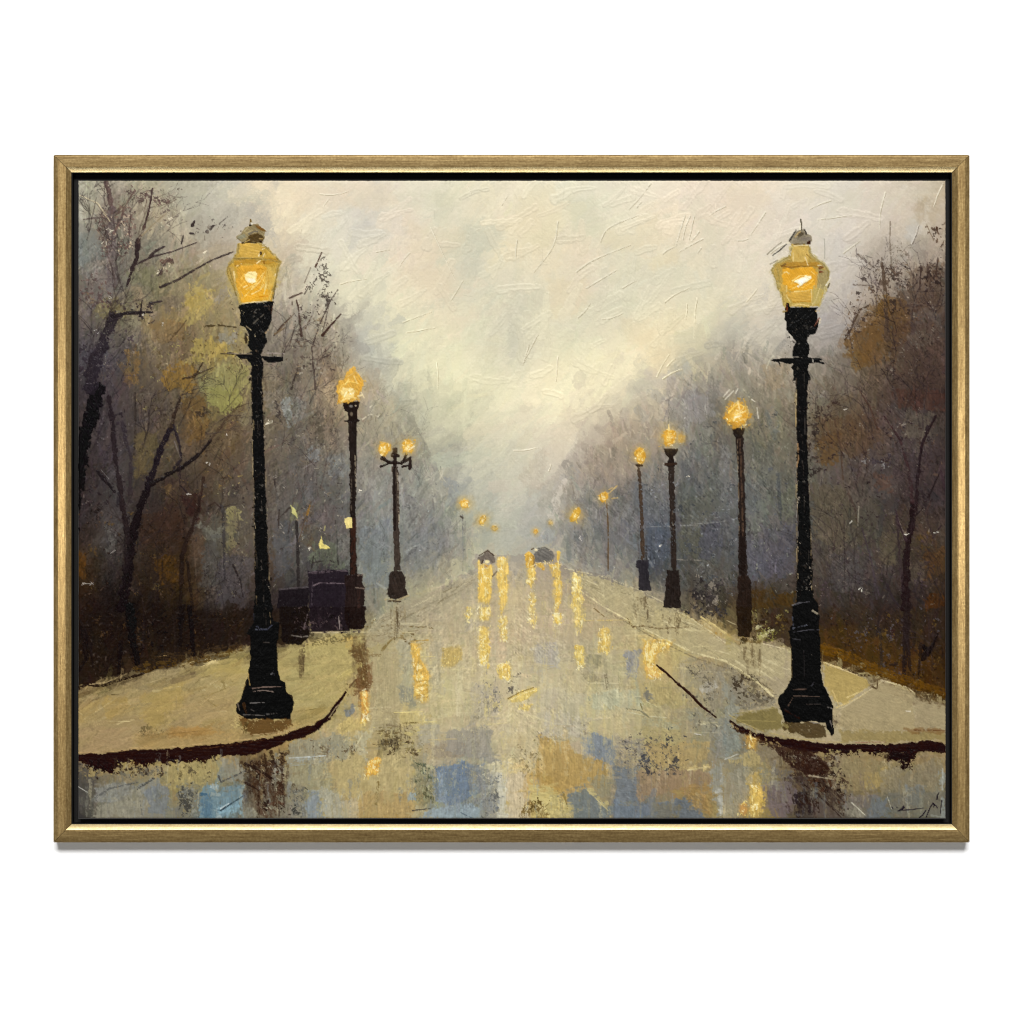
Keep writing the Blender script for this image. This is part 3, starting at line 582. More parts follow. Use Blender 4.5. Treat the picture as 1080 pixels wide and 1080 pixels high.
# pale flecks painted in as glints on the loaded paint
for t, v in [(TA, (190,290,200,300,165,360,125,790,365,710,490,245,660,405,195,625,450,755,430,500)), (TE, (60,965,100,968,575,517,970,170,990,160,210,810,680,370,770,230)), (TF, (350,510,95,790,430,130,400,90)), (TH, (575,100,600,630,1005,685,640,945,865,690)), (TG, (900,435,820,680,765,780,365,735))]:
    for x, y in q(t, *v):
        for k in range(2): fleck(x+rng.normal(0, 1), y+rng.normal(0, .8), rng.uniform(1.5, 4.5), rng.uniform(.6, 1.2), rng.normal(30, 30), 'd8cfbf', .85, .9)
fleck(*q(TE, 80, 965)[0], 10, 1.2, -4, 'd5cdb9', .9, .9); fleck(*q(TE, 975, 168)[0], 7, 1.2, 35, 'd5cdb9', .9, .9)
for i in range(120):
    x = rng.uniform(84, 996); y = rng.uniform(200, 720)
    if region(x, y)[0] != 'w': continue
    c = np.clip(sample(x, y)*1.35+.05, 0, 1)
    fleck(x, y, rng.uniform(.9, 2.6), rng.uniform(.5, 1.), rng.normal(60, 50), c.astype(f32), .7, .7)
stroke(q(TG, 690,685,850,680,960,670,1080,655), 1.1, '8d8c88', .6, .5, .8, label=False)
stroke(q(TG, 830,845,960,850), 1.2, '8a8278', .7, .4, .6, label=False)
ZA, ZB, ZC, ZD = (230,225,13.5), (230,300,10.8), (240,640,7.714), (805,225,13.5)
ZE, ZF, ZG, ZH = (805,300,10.8), (805,620,6.75), (340,380,9.), (490,560,7.714)
def P(t, v, c, rough=2., op=.9, soft=1.5, h=.4, var=.07, ang=90., dry=0., **k): poly(q(t, *v), c, rough, op, soft, h, var, ang, dry, **k)
# ---------------------------------------------------------------- wet road: knife patches
SAT[0] = .86; BIG[0] = 4; LIFT[0] = 1.08
for v, c, o, d in [
    ((20,780,130,800,130,900,30,1050,20,1050), '4a4642', .7, .3), ((120,900,260,870,420,860,400,920,200,980,130,960), '84847c', .8, 0), ((120,990,330,920,370,960,330,1050,120,1050), '8b8672', .8, 0),
    ((370,900,480,890,500,1000,420,1050,360,1040), '70767a', .75, 0), ((480,780,740,750,720,860,500,900), 'a0905a', .85, .1), ((220,780,460,780,470,850,230,830), '93845c', .8, .3),
    ((520,890,640,870,640,1050,530,1050), '6a6a62', .7, .3), ((640,880,860,870,840,1000,740,1050,640,1050), '6a8590', .85, 0), ((650,930,700,920,700,1050,650,1050), '4f6d80', .85, .15),
    ((720,870,740,1050,725,1050,705,880), '9aa6a4', .8, .2), ((740,750,830,750,880,820,850,870,740,860), '8a8878', .75, .1), ((740,1010,830,960,840,1020), '7fa0ac', .85, 0),
    ((860,1000,920,1040,910,1050,840,1050), '85826f', .7, .2), ((860,780,1000,800,1080,700,1080,760,960,900,900,870), '2f2019', .85, .45), ((880,850,1000,870,960,920), '4a3427', .8, .3), ((920,960,1010,1020,980,1050,920,1010), '4f3a2a', .85, .2),
    ((940,900,1080,860,1080,1050,1020,1050), '6f6752', .7, .3), ((1010,820,1080,760,1080,830), '8e8a76', .8, .2)]:
    P(TI, v, c, 3, o, 2.4, .5, .12, 88, d+.08)
for v, c, o, d in [
    ((0,680,250,620,330,680,280,760,0,790), '8b8670', .8, .1), ((0,740,130,735,180,760,0,785), '9aa09b', .8, .2), ((0,790,200,780,240,950,90,890,0,880), '96906f', .7, .2), ((0,900,90,900,90,1050,0,1050), '4f4e48', .75, .45),
    ((85,905,160,900,170,1050,95,1050), '7c868c', .85, 0), ((160,900,250,940,260,1050,170,1050), '9d9a86', .8, .1), ((240,960,350,930,340,1050,260,1050), 'b0a180', .75, 0), ((220,770,440,740,430,900,340,960,240,950), 'ad9a66', .8, 0),
    ((430,720,610,740,620,880,580,930,420,930,380,860), 'ae9c6c', .8, 0), ((380,920,580,920,640,1000,600,1050,340,1050), 'a78c58', .9, 0), ((630,990,760,1000,730,1050,600,1050), 'a9a07c', .7, 0),
    ((640,1000,760,990,940,980,950,1050,650,1050), '87959c', .85, 0), ((720,790,890,780,890,950,830,990,730,960), '627287', .85, .15), ((745,830,770,830,770,960,745,950), '8b97a0', .7, .2), ((835,820,850,820,850,890,840,890), '2f4664', .9, 0), ((880,790,960,780,960,920,890,930), '6a727b', .7, .2),
    ((610,740,720,780,730,960,620,960), '6d6a50', .7, .35), ((590,920,640,910,640,965,590,960), '8b9aa0', .8, .1), ((690,680,860,660,870,740,720,770), '8c7f6b', .8, .2), ((640,590,740,590,740,680,650,680), '9c9580', .8, 0),
    ((770,600,1000,590,1000,760,880,740,770,720), '89847a', .7, .1), ((960,820,1040,760,1040,1050,950,1050), '84827a', .7, .2), ((1030,830,1080,800,1080,1050,1040,1050), 'b9b49e', .8, .1), ((980,780,1040,770,1040,810,990,820), 'bbb08a', .9, .1),
    ((520,520,720,520,720,570,560,580), 'b3a26a', .85, .1), ((250,560,380,540,390,620,250,640), 'b59f62', .85, 0), ((270,480,310,480,310,545,275,545), '6d7176', .85, 0), ((340,620,400,630,380,720,320,700), 'aaa283', .8, .1),
    ((480,590,600,580,620,640,520,700,450,710), '54462e', .75, .5), ((440,650,530,650,530,690,450,695), '2c2119', .85, .35), ((160,700,200,705,190,725,160,720), '46301c', .85, .2),
    ((390,220,540,200,550,600,400,640), '9c9071', .7, .1), ((540,170,600,170,610,470,550,480), '98947f', .7, .1), ((550,400,615,400,615,480,560,470), '6f716c', .6, .3),
    ((0,440,20,480,0,560), '2c1c12', .8, .2), ((310,170,400,160,390,420,360,420,300,400,330,330), '6a5233', .85, .3), ((340,320,390,300,390,410,330,420), '5b3a20', .7, .4),
    ((700,170,760,180,760,420,700,430), 'a29a80', .6, .1), ((900,400,1030,400,1030,560,900,570), '9b9384', .55, .2), ((870,60,940,60,940,120,880,120), '9e9780', .5, .2),
    ((720,930,1040,940,1040,1000,740,1000), '75787a', .5, .5)]:
    P(TJ, v, c, 3, o, 2.4, .5, .12, 88, d+.08)
for v, c, o, d in [
    ((160,650,300,660,320,720,500,760,510,830,330,900,250,910,190,870,170,800), 'a98a4c', .9, 0), ((300,680,400,670,460,760,350,740), 'b09c7c', .7, 0), ((110,830,190,820,260,920,160,860), '9d7f40', .8, .1),
    ((100,870,230,910,330,1000,300,1050,130,1050), 'b8a869', .85, 0), ((0,820,100,820,110,1050,0,1050), 'b9a988', .85, 0), ((60,960,170,960,200,1050,70,1050), '766238', .7, .5),
    ((390,630,540,650,530,790,460,740,400,720), '747d86', .85, .05), ((530,640,720,690,700,780,640,820,540,770), '76706a', .6, .5), ((540,800,650,790,640,950,540,960), '6b7278', .8, .1),
    ((310,930,390,900,520,1010,500,1050,330,1050), '6a716f', .85, .1), ((400,850,530,840,520,940,450,940), '8c8466', .8, .2), ((390,900,430,900,500,1000,480,1005), 'ab9c66', .9, 0),
    ((540,960,700,970,730,1050,530,1050), '6a747c', .9, .1), ((740,970,900,945,970,990,970,1050,740,1050), '646c72', .9, .05), ((750,980,860,970,850,1050,760,1050), '746b52', .6, .2),
    ((640,600,880,590,890,690,860,700,690,680), 'a89862', .8, .2), ((690,680,1000,680,1010,760,880,780,720,800), 'ad935a', .8, .15), ((640,810,880,810,1000,830,1000,890,900,890,660,950), '93795a', .8, .15),
    ((840,900,1010,880,1010,1040,940,1000), '9d7c44', .8, .1), ((1010,760,1080,770,1080,1050,1030,1050), '8f8e80', .8, .2), ((1050,820,1070,820,1070,1040,1050,1040), 'b0ae9f', .8, .1), ((880,800,1000,780,1020,800,890,815), 'c3ab6c', .85, .1),
    ((400,420,660,410,660,500,420,500), 'b0ad8a', .8, 0), ((660,470,760,490,670,520), 'a8a06c', .8, 0), ((640,360,780,350,900,460,900,500,700,480,640,430), 'b09c62', .8, 0), ((680,390,720,410,715,470,680,440), '716e64', .85, .2),
    ((590,230,650,230,640,340,600,330), '86868a', .75, .2), ((380,240,470,240,460,290,390,290), '8a825f', .7, .1), ((380,350,500,340,500,400,440,390), '85795a', .6, .4), ((130,180,250,170,250,300,130,290), 'a09c92', .6, .1),
    ((20,240,130,220,130,280,20,290), 'b0a06f', .6, .2), ((0,390,60,340,60,450,0,450), 'b3a684', .5, .2), ((700,540,860,580,850,600,640,590), '9a9878', .6, .2), ((820,270,960,260,980,420,900,380,840,340), '968b6d', .7, .25),
    ((980,280,1080,300,1080,520,1010,510,960,430), '8b8068', .7, .2), ((960,400,1020,370,1030,400,990,415), 'b2ab97', .85, .1), ((880,490,1040,550,1040,660,960,640), '8d8b76', .6, .25), ((1020,560,1080,560,1080,740,1030,720), '87857a', .6, .2),
    ((600,40,850,20,950,80,930,120,720,110,620,90), 'b4a065', .75, .15), ((960,60,1080,120,1080,240,940,150), 'a8925e', .75, .15), ((1000,110,1080,110,1080,140,1030,140), '9b7430', .7, .2), ((1000,160,1080,170,1080,210,1020,200), '9a8a74', .6, .2),
    ((180,530,420,560,380,640,180,640), 'aaa18e', .6, .1), ((100,400,400,430,400,560,150,560), 'aca388', .5, .1)]:
    P(TK, v, c, 3, o, 2.4, .5, .12, 88 if rng.random() < .65 else 10, d)
for v, c, o, d in [
    ((0,260,60,300,130,400,250,420,230,470,100,480,0,430), '7d7562', .8, .2), ((0,370,60,420,60,520,20,520,0,500), '8e8f80', .7, .1), ((0,540,60,590,90,680,0,720), '83897f', .7, .1),
    ((90,610,150,620,150,690,100,680), 'a07a38', .85, .2), ((10,720,150,690,180,740,110,760,20,750), 'ad9960', .8, .15), ((150,640,240,650,290,700,260,760,160,740), '7c705a', .7, .2),
    ((240,680,420,690,500,780,470,810,360,810,300,750), '2e1c17', .9, .25), ((310,800,480,810,570,910,540,940,430,860,330,840), '453a33', .8, .4), ((420,800,560,900,590,960,560,990,460,900), '35261e', .7, .4),
    ((500,700,740,710,860,760,700,880,560,860,480,820), '8d7e58', .75, .1), ((660,780,760,770,760,860,660,860), 'a08a52', .7, .1), ((740,790,1040,720,1040,900,760,900), '847a60', .7, .15),
    ((160,840,310,800,330,900,300,1000,200,1000), '6b6068', .7, .1), ((160,770,250,770,250,860,170,850), '85826f', .6, .1), ((100,800,170,780,185,920,150,1000,105,1000), 'b0934c', .85, .2), ((60,930,110,920,110,1000,60,1000), 'a97f42', .8, .1),
    ((0,780,100,770,110,920,60,1000,0,1000), '95917d', .6, .1), ((320,900,400,890,410,960,350,1000,330,990), '241a1c', .85, .35), ((400,900,480,920,550,1000,420,1000), '544843', .7, .3), ((290,970,420,980,420,1000,280,1000), '565250', .7, .2),
    ((570,940,640,940,660,990,590,1000,540,990), '85806f', .8, .1), ((670,900,790,900,780,1000,680,990), '66707a', .7, .1), ((850,850,930,860,920,950,870,940), '687074', .6, .15), ((560,900,700,890,680,960,570,960), '766a64', .6, .1),
    ((780,880,1040,880,1040,1000,800,1000), '6e6d62', .6, .15), ((1020,780,1045,780,1045,1000,1025,1000), '8b9493', .6, .2), ((240,780,310,780,330,830,260,830), '5c5854', .7, .3)]:
    P(TL, v, c, 3, o, 2.4, .5, .12, 80, d+.08)
SAT[0] = 1.; BIG[0] = 0; LIFT[0] = 1.
def a_v(x, y): return rng.normal(88, 9)
def rescatter(n, reg, wl, ll, af, jit, op, dry, h, hue):
    global BASE
    BASE = IMG.copy(); scatter(n, reg, wl, ll, af, jit, op, dry, h, hue, yr=(600, 864), sm=(2, 4))
rescatter(380, ('road',), (3, 8), (10, 30), a_v, .04, .55, .5, .4, .012)
rescatter(1900, ('road',), (1., 3.5), (6, 30), a_road, .05, .6, .5, .5, .012)
# speckled broken paint on the wet ground
crumbs(TI, (20,780,460,770,460,850,20,850), 150, ['3a2a20', '1f1410', 'b09c66', '6a6658'])
crumbs(TI, (480,760,720,750,720,880,500,890), 60, ['6f6240', 'bba870', '544a38'])
crumbs(TI, (520,880,640,870,640,1050,530,1050), 110, ['4a4a46', '8b8b80', '3a3834'])
crumbs(TI, (860,780,1080,690,1080,1050,920,1050), 240, ['1d120f', '3a2a20', 'a8a088', '77705e', '5a4030'], (.6, 1.8), (1.5, 6), .8, 140, 30)
crumbs(TJ, (0,900,90,880,90,1050,0,1050), 54, ['2f2e2a', '77746a', '8b8a7c'])
crumbs(TJ, (60,660,330,640,440,740,120,790), 54, ['6f6248', '5a4530', 'c3b892', '8b8f8a'])
crumbs(TJ, (420,580,660,580,700,780,420,740), 90, ['4a3c28', 'c3b47c', '6a5a3a', '8b7c52'], (.6, 1.6), (1.5, 6), .8, 10, 30)
crumbs(TJ, (600,740,740,780,740,980,620,980), 90, ['54543c', '9c9a78', '48503c', 'b9b48f'], (.6, 1.4), (1.5, 5), .75, 90, 25)
crumbs(TJ, (930,780,1060,780,1050,1050,930,1050), 54, ['c9c2a6', '5c5c58', '6f7272'])
crumbs(TJ, (380,0,700,0,640,220,400,160), 24, ['6a5838', '8a7750', '594626'], (.6, 1.4), (3, 12), .7, 20, 25)
crumbs(TJ, (60,200,320,180,320,480,30,540), 36, ['8b7d4c', 'c2b070', '756640'])
crumbs(TJ, (940,300,1080,300,1080,540,940,560), 66, ['c3b88c', '87817a', '7b766c', 'd6c48a'], (.6, 1.4), (2, 7), .7, 90, 18)
crumbs(TJ, (880,420,1040,440,1040,580,900,580), 24, ['cbbd86', '8b8370'])
crumbs(TK, (540,590,880,590,900,860,560,860), 150, ['4a4644', '5c5852', '6b6256', '36363c'], (.6, 1.6), (1.2, 4), .75, 30, 45)
crumbs(TK, (640,700,720,690,720,860,620,800), 36, ['33343c', '4c4e54'])
crumbs(TK, (60,940,200,940,200,1050,60,1050), 54, ['54421f', 'cfc08a', '6f5a30'], (.6, 1.4), (2, 6), .8, 70, 25)
crumbs(TK, (820,250,1000,250,1080,480,900,380), 54, ['6f6654', 'b3a687', '5c5446'])
crumbs(TK, (590,20,960,20,940,130,620,120), 30, ['4a3a22', '6f5a34', 'cdb676', '2f261c'], (.6, 1.6), (2, 9), .8, 4, 20)
crumbs(TK, (650,0,1080,0,1080,60,920,50,660,40), 78, ['1d191b', '33302f', '2c2a30', '4a4440'])
crumbs(TK, (0,330,60,330,60,430,0,430), 18, ['4a4440', '7c705a'])
crumbs(TK, (100,620,420,560,420,640,180,660), 30, ['c9bda4', '857b6c'])
crumbs(TK, (0,700,170,660,160,850,60,850), 42, ['7d6d4a', 'c6b893', '8b7c5c'])
crumbs(TK, (860,400,1080,400,1080,680,880,640), 60, ['6c6656', 'a8a088', '5a5446'])
crumbs(TL, (0,240,250,300,250,480,90,490,0,420), 150, ['4a4030', '6a5f4a', '9a8f78', '35291c'], (.6, 1.5), (2, 7), .75, -35, 20)
crumbs(TL, (60,140,180,160,170,280,60,260), 90, ['4f3f22', '6a5830', 'a3925f', '2f2412'], (.8, 1.6), (2, 7), .8, 85, 20)
crumbs(TL, (140,90,240,100,240,170,150,170), 60, ['86813c', '5f5a30', '9b955c', 'c4bc90'])
crumbs(TL, (240,680,560,700,600,960,430,900), 260, ['1a100d', '33221a', '8b8270', '6a5c4a', '4a3020'], (.6, 1.8), (1.5, 6), .8, 140, 30)
crumbs(TL, (740,690,900,690,880,770,820,760,780,740), 80, ['1f1210', '2c1b14', '8b7c56'])
crumbs(TL, (890,380,1045,420,1045,480,900,440), 80, ['4a3c28', '6a5a3c', '998a64'])
crumbs(TL, (480,440,540,470,530,580,490,580), 40, ['241a12', 'b3a478', '5c4c34'])
for i in range(34):
    x = rng.normal(281, 11); y = rng.uniform(792, 846)
    stroke([(x, y), (x+rng.normal(2, 3), y+rng.uniform(8, 26))], rng.uniform(1.5, 6), ['26170f', '3a271a', '2e1e16', '4a3626'][i % 4], rng.uniform(.45, .85), .45, .5, 1.2, .12, 1.5, .5, label=False)
    x = rng.normal(852, 13); y = rng.uniform(792, 850)
    stroke([(x, y), (x+rng.uniform(2, 16), y+rng.uniform(6, 18))], rng.uniform(1.5, 5), ['26170f', '3a2a22', '2e1e1a', '443631'][i % 4], rng.uniform(.4, .8), .45, .5, 1.2, .12, 1.5, .5, label=False)
# strokes that read at a glance
for t, v, w, w2, c, d in [
    (TJ, (100,130,400,125,620,128), 1.2, 1, 'cfc39a', .3), (TJ, (310,100,540,95,720,105), 2, 1.4, '6a5838', .5), (TJ, (320,150,480,140,520,160), 1.6, 1.2, '6f5b38', .4), (TJ, (460,215,490,180,520,150), 3, 1.5, '7a683f', .3), (TJ, (540,60,640,20,680,0), 2, 1.4, '6f6040', .4), (TJ, (450,170,560,100), 1.4, 1, '85754f', .4), (TJ, (520,0,525,90), 3, 2, '8a7b58', .4), (TJ, (570,0,575,80), 2, 2, '7c6c4a', .5),
    (TJ, (40,190,55,280,60,370), 9, 5, '45341f', .35), (TJ, (90,190,95,260), 3, 2, '544226', .3), (TJ, (320,170,350,280,370,380), 10, 8, '5f482c', .45), (TJ, (0,750,180,738), 1.2, 1, 'bfc3bd', .2), (TJ, (520,525,660,520), 1, 1, 'd9c98c', .2), (TJ, (665,520,670,570,730,570), 1.2, 1, 'd3c48b', .2), (TJ, (560,575,640,575), 1, 1, '6a5a33', .3), (TJ, (980,585,1080,575), 1, 1, 'cdbf8e', .2),
    (TJ, (330,690,360,640), 1.4, 1, 'd2c7a0', .2), (TJ, (690,660,830,655), 1, .8, 'c0ad7c', .3), (TJ, (600,170,690,165), 1.4, 1.2, 'b3924c', .2), (TJ, (0,790,130,775), 1, .8, '9c9c90', .4), (TJ, (610,1010,700,1000), 1.2, 1, '3c3a38', .4), (TJ, (350,920,340,960), 1, .8, 'd0c39c', .3),
    (TJ, (640,250,720,245), 1.2, 1, 'd9c98c', .4), (TJ, (270,340,320,320), 2, 1.2, 'd3bf78', .3), (TJ, (440,870,430,980), 3, 2, '7f6a3c', .5), (TJ, (910,1050,850,1020), 1.4, 1, '5c6870', .4),
    (TK, (130,295,230,290), 1, .8, 'c8b98b', .3), (TK, (380,70,600,65), 1.2, 1, 'd2bb78', .3), (TK, (600,60,620,100,680,95,760,110,900,100), 2, 1.4, '5a4426', .5), (TK, (680,105,860,100), 2.4, 1.4, '4a3620', .5), (TK, (420,0,520,80), 1.4, 1, '7d6a44', .5), (TK, (770,155,900,180,1080,262), 3, 2.4, 'd2c08a', .3), (TK, (930,180,1000,210,1080,262), 2, 2, 'e0d096', .2), (TK, (960,50,1080,130), 2, 2, 'c8b47a', .3),
    (TK, (520,640,525,860), 1.4, 1, '9a9a8c', .3), (TK, (590,520,680,540,790,550), 1.2, .8, 'cfc7a0', .3), (TK, (590,505,660,515,720,560), 2, 1.4, '7f7a5f', .4), (TK, (400,440,410,480), 1.4, 1, '7a7c78', .4), (TK, (660,480,670,510), 1.6, 1, '7c6f44', .3), (TK, (690,470,740,495), 1, .8, 'd6cb9c', .2), (TK, (0,345,140,345), 1.2, 1, '9c937a', .4), (TK, (490,340,495,410), 4, 3, '85795c', .4), (TK, (240,300,200,310,150,290), 1, .8, 'b7aa88', .3), (TK, (895,810,990,795), 1.6, 1.2, 'd8c690', .2), (TK, (390,900,500,1010), 1.4, 1, 'c8b984', .2), (TK, (930,630,960,635), 2, 1.2, 'd9d2c0', .2), (TK, (150,620,155,760), 1.2, 1, '9c8a58', .4), (TK, (280,930,300,1000), 2, 1, '85703c', .3),
    (TL, (0,245,50,290,130,350,240,410), 3, 1.6, 'b7a878', .4), (TL, (30,270,110,330,230,400), 1.6, 1.2, '55472f', .4), (TL, (90,390,180,460), 3, 2, '6d6350', .4), (TL, (0,725,60,700), 1.4, 1, 'd3d2c0', .2), (TL, (310,800,400,790,520,880,570,930), 3, 2, '3a2c24', .4), (TL, (330,810,560,990), 1.6, 1, '2a1f1a', .4), (TL, (430,880,550,1000), 2, 1.4, '31241e', .4), (TL, (600,930,665,990), 1.4, 1, 'd2cdb9', .15), (TL, (1035,770,1030,870), 1, .8, 'c0c4bd', .3), (TL, (770,900,790,960), 1, .8, 'b5b2a2', .3), (TL, (390,800,520,820), 2, 1, 'a69a80', .4), (TL, (100,840,170,860,180,900), 2, 1.4, 'd0b56c', .3),
    (TI, (740,1010,855,935), 1.8, 1, '26333a', .2), (TI, (740,1000,780,975), 1, .8, 'cfd8d6', .2), (TI, (730,840,740,870,870,810), 1.8, 1.2, '4a4a48', .3), (TI, (330,900,410,850), 3, 2, '4c4c48', .4), (TI, (860,870,930,910), 2.6, 1.6, '2c1e18', .3), (TI, (860,780,930,810,990,850), 4, 2.4, '271914', .3), (TI, (30,890,80,920), 1.2, .8, 'c2c0b6', .1), (TI, (100,960,190,900,330,870), 2, 1.4, '5c5c58', .4), (TI, (340,960,350,1030), 1.6, 1, '6c6c64', .4), (TI, (640,930,670,930), 3, 2, '3f6078', .3)]:
    stroke(q(t, *v), w, c, .85, d, .7, .8, .1, w2, .4, label=False)

# ---------------------------------------------------------------- pavements: warm cream knife work
for v, c, o in [((150,440,280,450,280,530,170,560), 'ba9d5a', .7), ((350,440,560,360,580,430,480,590,420,620,360,560), 'b99f5c', .7), ((270,330,560,300,560,340,300,400), 'b09d71', .5), ((520,560,560,440,820,400,840,600,560,610), 'b29a69', .8),
                ((40,600,300,600,300,710,40,720), 'b0966b', .8), ((310,630,780,600,860,620,840,660,480,700,320,690), 'b3965c', .55), ((480,600,700,600,760,620,500,650), 'c0914d', .6), ((640,290,740,260,840,230,860,330,640,340), 'b59f60', .7), ((30,480,160,430,100,570,30,600), 'b69b5e', .6)]:
    P(TI, v, c, 3, o, 4, .4, .05, 20)
for v, c, o in [((540,0,0,0), '000000', 0)]: pass
P(TJ, (0,190,100,200,300,150,310,300,260,420,180,510,20,560,0,500), 'b0a16f', 3, .7, 4, .4, .06, 60); P(TJ, (270,150,310,140,310,230,275,210), 'c7a45c', 2, .7, 2, .4); P(TJ, (20,510,200,500,150,570,20,600), 'a8925c', 3, .7, 4, .4, .06, 20)
for t, v, w, c in [(TI, (60,560,110,530,240,440), 1.6, 'd3bd84'), (TI, (190,568,290,568), 1.4, 'e2cf96'), (TI, (420,415,540,395), 1.4, 'd9c68f'), (TI, (450,390,490,375), 1.4, 'd9c68f'), (TI, (370,380,430,365), 1.2, 'cbb885'), (TI, (640,300,760,250), 4, 'e3cd92'), (TI, (590,275,720,255), 2, 'd2bd86'), (TI, (180,390,420,320), 1.2, 'cdb67c'), (TI, (700,430,800,390), 1.2, '95814f'), (TI, (570,575,700,580), 1.2, 'c9b27a'), (TI, (660,450,740,510), 1.6, '97814d'), (TI, (520,440,520,590), 1.2, '98865c'),
                   (TI, (30,640,160,620), 1, 'c5ab7b'), (TI, (330,640,480,630,700,610), 1.4, '957643'), (TI, (720,520,770,520), 1.4, 'd6c38c'), (TI, (560,300,570,315,620,310), 1.6, '4c3a20'), (TI, (430,245,480,240), 1.2, 'c5a569'), (TI, (30,520,60,540,120,500), 1.2, 'cbb67e'), (TI, (200,435,240,437), 1.4, '6a5a38'), (TJ, (240,350,300,310), 1.6, 'd9c788'), (TJ, (20,520,180,500), 1.2, '7a6a3c'), (TJ, (40,580,150,560), 1.2, 'c7b57c')]:
    stroke(q(t, *v), w, c, .85, .25, .8, .8, .08, w*.6, .4, label=False)
crumbs(TI, (280,590,480,570,480,640,300,640), 50, ['7c6c42', '6b5c3a', 'c8b47c']); crumbs(TI, (540,340,820,340,800,440,560,440), 40, ['8d7a4b', 'cab887']); crumbs(TI, (20,420,160,390,120,470,20,480), 60, ['3c2c1a', '6a5634', 'cbb684'])
BASE = IMG.copy()
scatter(240, ('pl',), (3, 10), (12, 40), a_pl, .045, .6, .35, .55, .012, yr=(670, 800)); scatter(380, ('pl',), (1, 3), (6, 22), a_pl, .075, .6, .5, .6, .012, yr=(670, 800))
scatter(160, ('pr',), (3, 9), (10, 36), a_pr, .045, .6, .35, .55, .012, yr=(670, 800)); scatter(280, ('pr',), (1, 3), (6, 20), a_pr, .075, .6, .5, .6, .012, yr=(670, 800))
# dark grass line over the back edge of the left pavement
stroke(q(TI, 10,410,80,385,150,392,230,365,330,340,420,305), 3.5, '22160f', .9, .35, .6, .9, .15, 2, .5, label=False)
stroke(q(TI, 330,310,430,285,560,280,640,262,740,240,860,205), 9, '5a431c', .8, .5, .6, .9, .12, 5, .5, label=False)
stroke(q(TI, 410,245,520,245,600,240,700,215,840,190), 7, '45341f', .7, .5, .5, .9, .12, 5, .5, label=False)
stroke(q(TI, 90,385,170,375,280,330), 1.4, 'b8a274', .7, .4, .7, .9, .1, 1, label=False)
for v, c, o in [((470,270,650,330,690,370,560,470,520,450,470,370), 'b49c58', .85), ((550,480,740,350,900,400,900,580,650,590,540,570), 'aa9a70', .85), ((900,430,1045,480,1045,570,900,580), 'a3946f', .8), ((540,590,1045,590,1045,630,800,640,560,640), '94824f', .75), ((850,580,1045,580,1045,600,870,600), '7c5c34', .6),
                ((170,180,290,210,300,380,240,400,170,290), 'a89a78', .85), ((40,520,250,480,280,580,200,590,60,550), '7f7140', .85), ((0,130,60,170,60,260,0,240), 'a39560', .8), ((60,180,170,160,175,290,110,280), '6d5a34', .7)]:
    P(TL, v, c, 2.5, o, 3, .4, .05, 15 if v[0] > 400 else -30)
for v, w, c in [((470,265,640,330), 2, 'd9c38a'), ((580,430,650,400), 1.6, 'dcc684'), ((530,480,640,430,680,400), 1.6, 'd2ba78'), ((510,400,540,470), 1.6, 'c2ab6c'), ((560,480,740,360,760,350), 1.4, 'c8b98c'), ((740,350,860,380,900,410), 2, 'c4b58c'), ((860,495,880,497), 1.6, 'e2d8ba'), ((180,175,280,200), 1.4, 'd0c29a'), ((40,510,240,480), 1.4, '9c8d5a'), ((70,540,240,545), 1.2, '9a8a52'), ((900,585,1045,588), 1.6, '6d4c2c'), ((700,380,720,390,725,350), 2, '4c3a22'), ((200,290,290,390), 1.2, 'bcae8c')]:
    stroke(q(TL, *v), w, c, .85, .25, .8, .8, .08, w*.6, .4, label=False)
stroke(q(TL, 460,200,560,225,680,285,800,330,900,365,1045,410), 11, '56390f', .85, .35, .6, 1, .15, 9, .4, label=False)
stroke(q(TL, 560,290,640,325,740,325), 2, '2c1c10', .8, .5, .6, .9, .1, 1.5, .5, label=False)
stroke(q(TL, 740,330,860,375,980,405,1045,430), 2.5, '3c280f', .8, .5, .6, .9, .1, 2, .5, label=False)

# ---------------------------------------------------------------- a last glaze: pigments warmed or deepened area by area
GLAZE_UP = [(560,300,.982,.982,.964),(540,525,1.07,1.06,1.055),(885,525,.98,1.,1.01),(155,605,.74,.73,.76),(655,455,1.2,1.17,1.10),(460,575,1.07,1.09,1.05),
 (110,215,1.12,1.12,1.06),(210,260,1.11,1.10,1.03),(330,360,1.05,1.04,.99),(160,420,.86,.90,1.0),(320,460,1.10,1.10,1.05),(410,420,1.13,1.13,1.06),
 (740,410,1.09,1.08,1.0),(810,420,.95,.93,.89),(950,370,.87,.86,.89),(620,540,1.07,1.09,1.13),(750,560,1.09,1.09,1.07),(920,620,1.16,1.20,1.19),(345,515,1.22,1.23,1.21)]
GLAZE_DOWN = [(545,650,.945,.92,.935),(150,760,.88,.875,.89),(620,745,.925,.94,.95),(905,750,.98,.98,1.02),(325,715,.97,.98,.95),(485,655,.985,.975,.99),(720,780,.915,.92,.93),(320,820,.96,.96,.96),(410,715,1.07,1.05,.95),(485,735,.97,.97,.96),(565,765,1.03,1.03,1.03),(405,835,.97,.98,.97),(145,835,.96,.96,.95),(925,830,.93,.92,.89)]
def glaze(P):
    num = np.zeros((H, W, 3), f32)+.10; den = np.zeros((H, W), f32)+.10
    for gx, gy, r_, g_, b_ in P:
        w_ = np.exp(-((XX[None, :]-gx)/75)**2-((YY[:, None]-gy)/60)**2).astype(f32)
        num += w_[..., None]*np.array([r_, g_, b_], f32); den += w_
    return num/den[..., None]
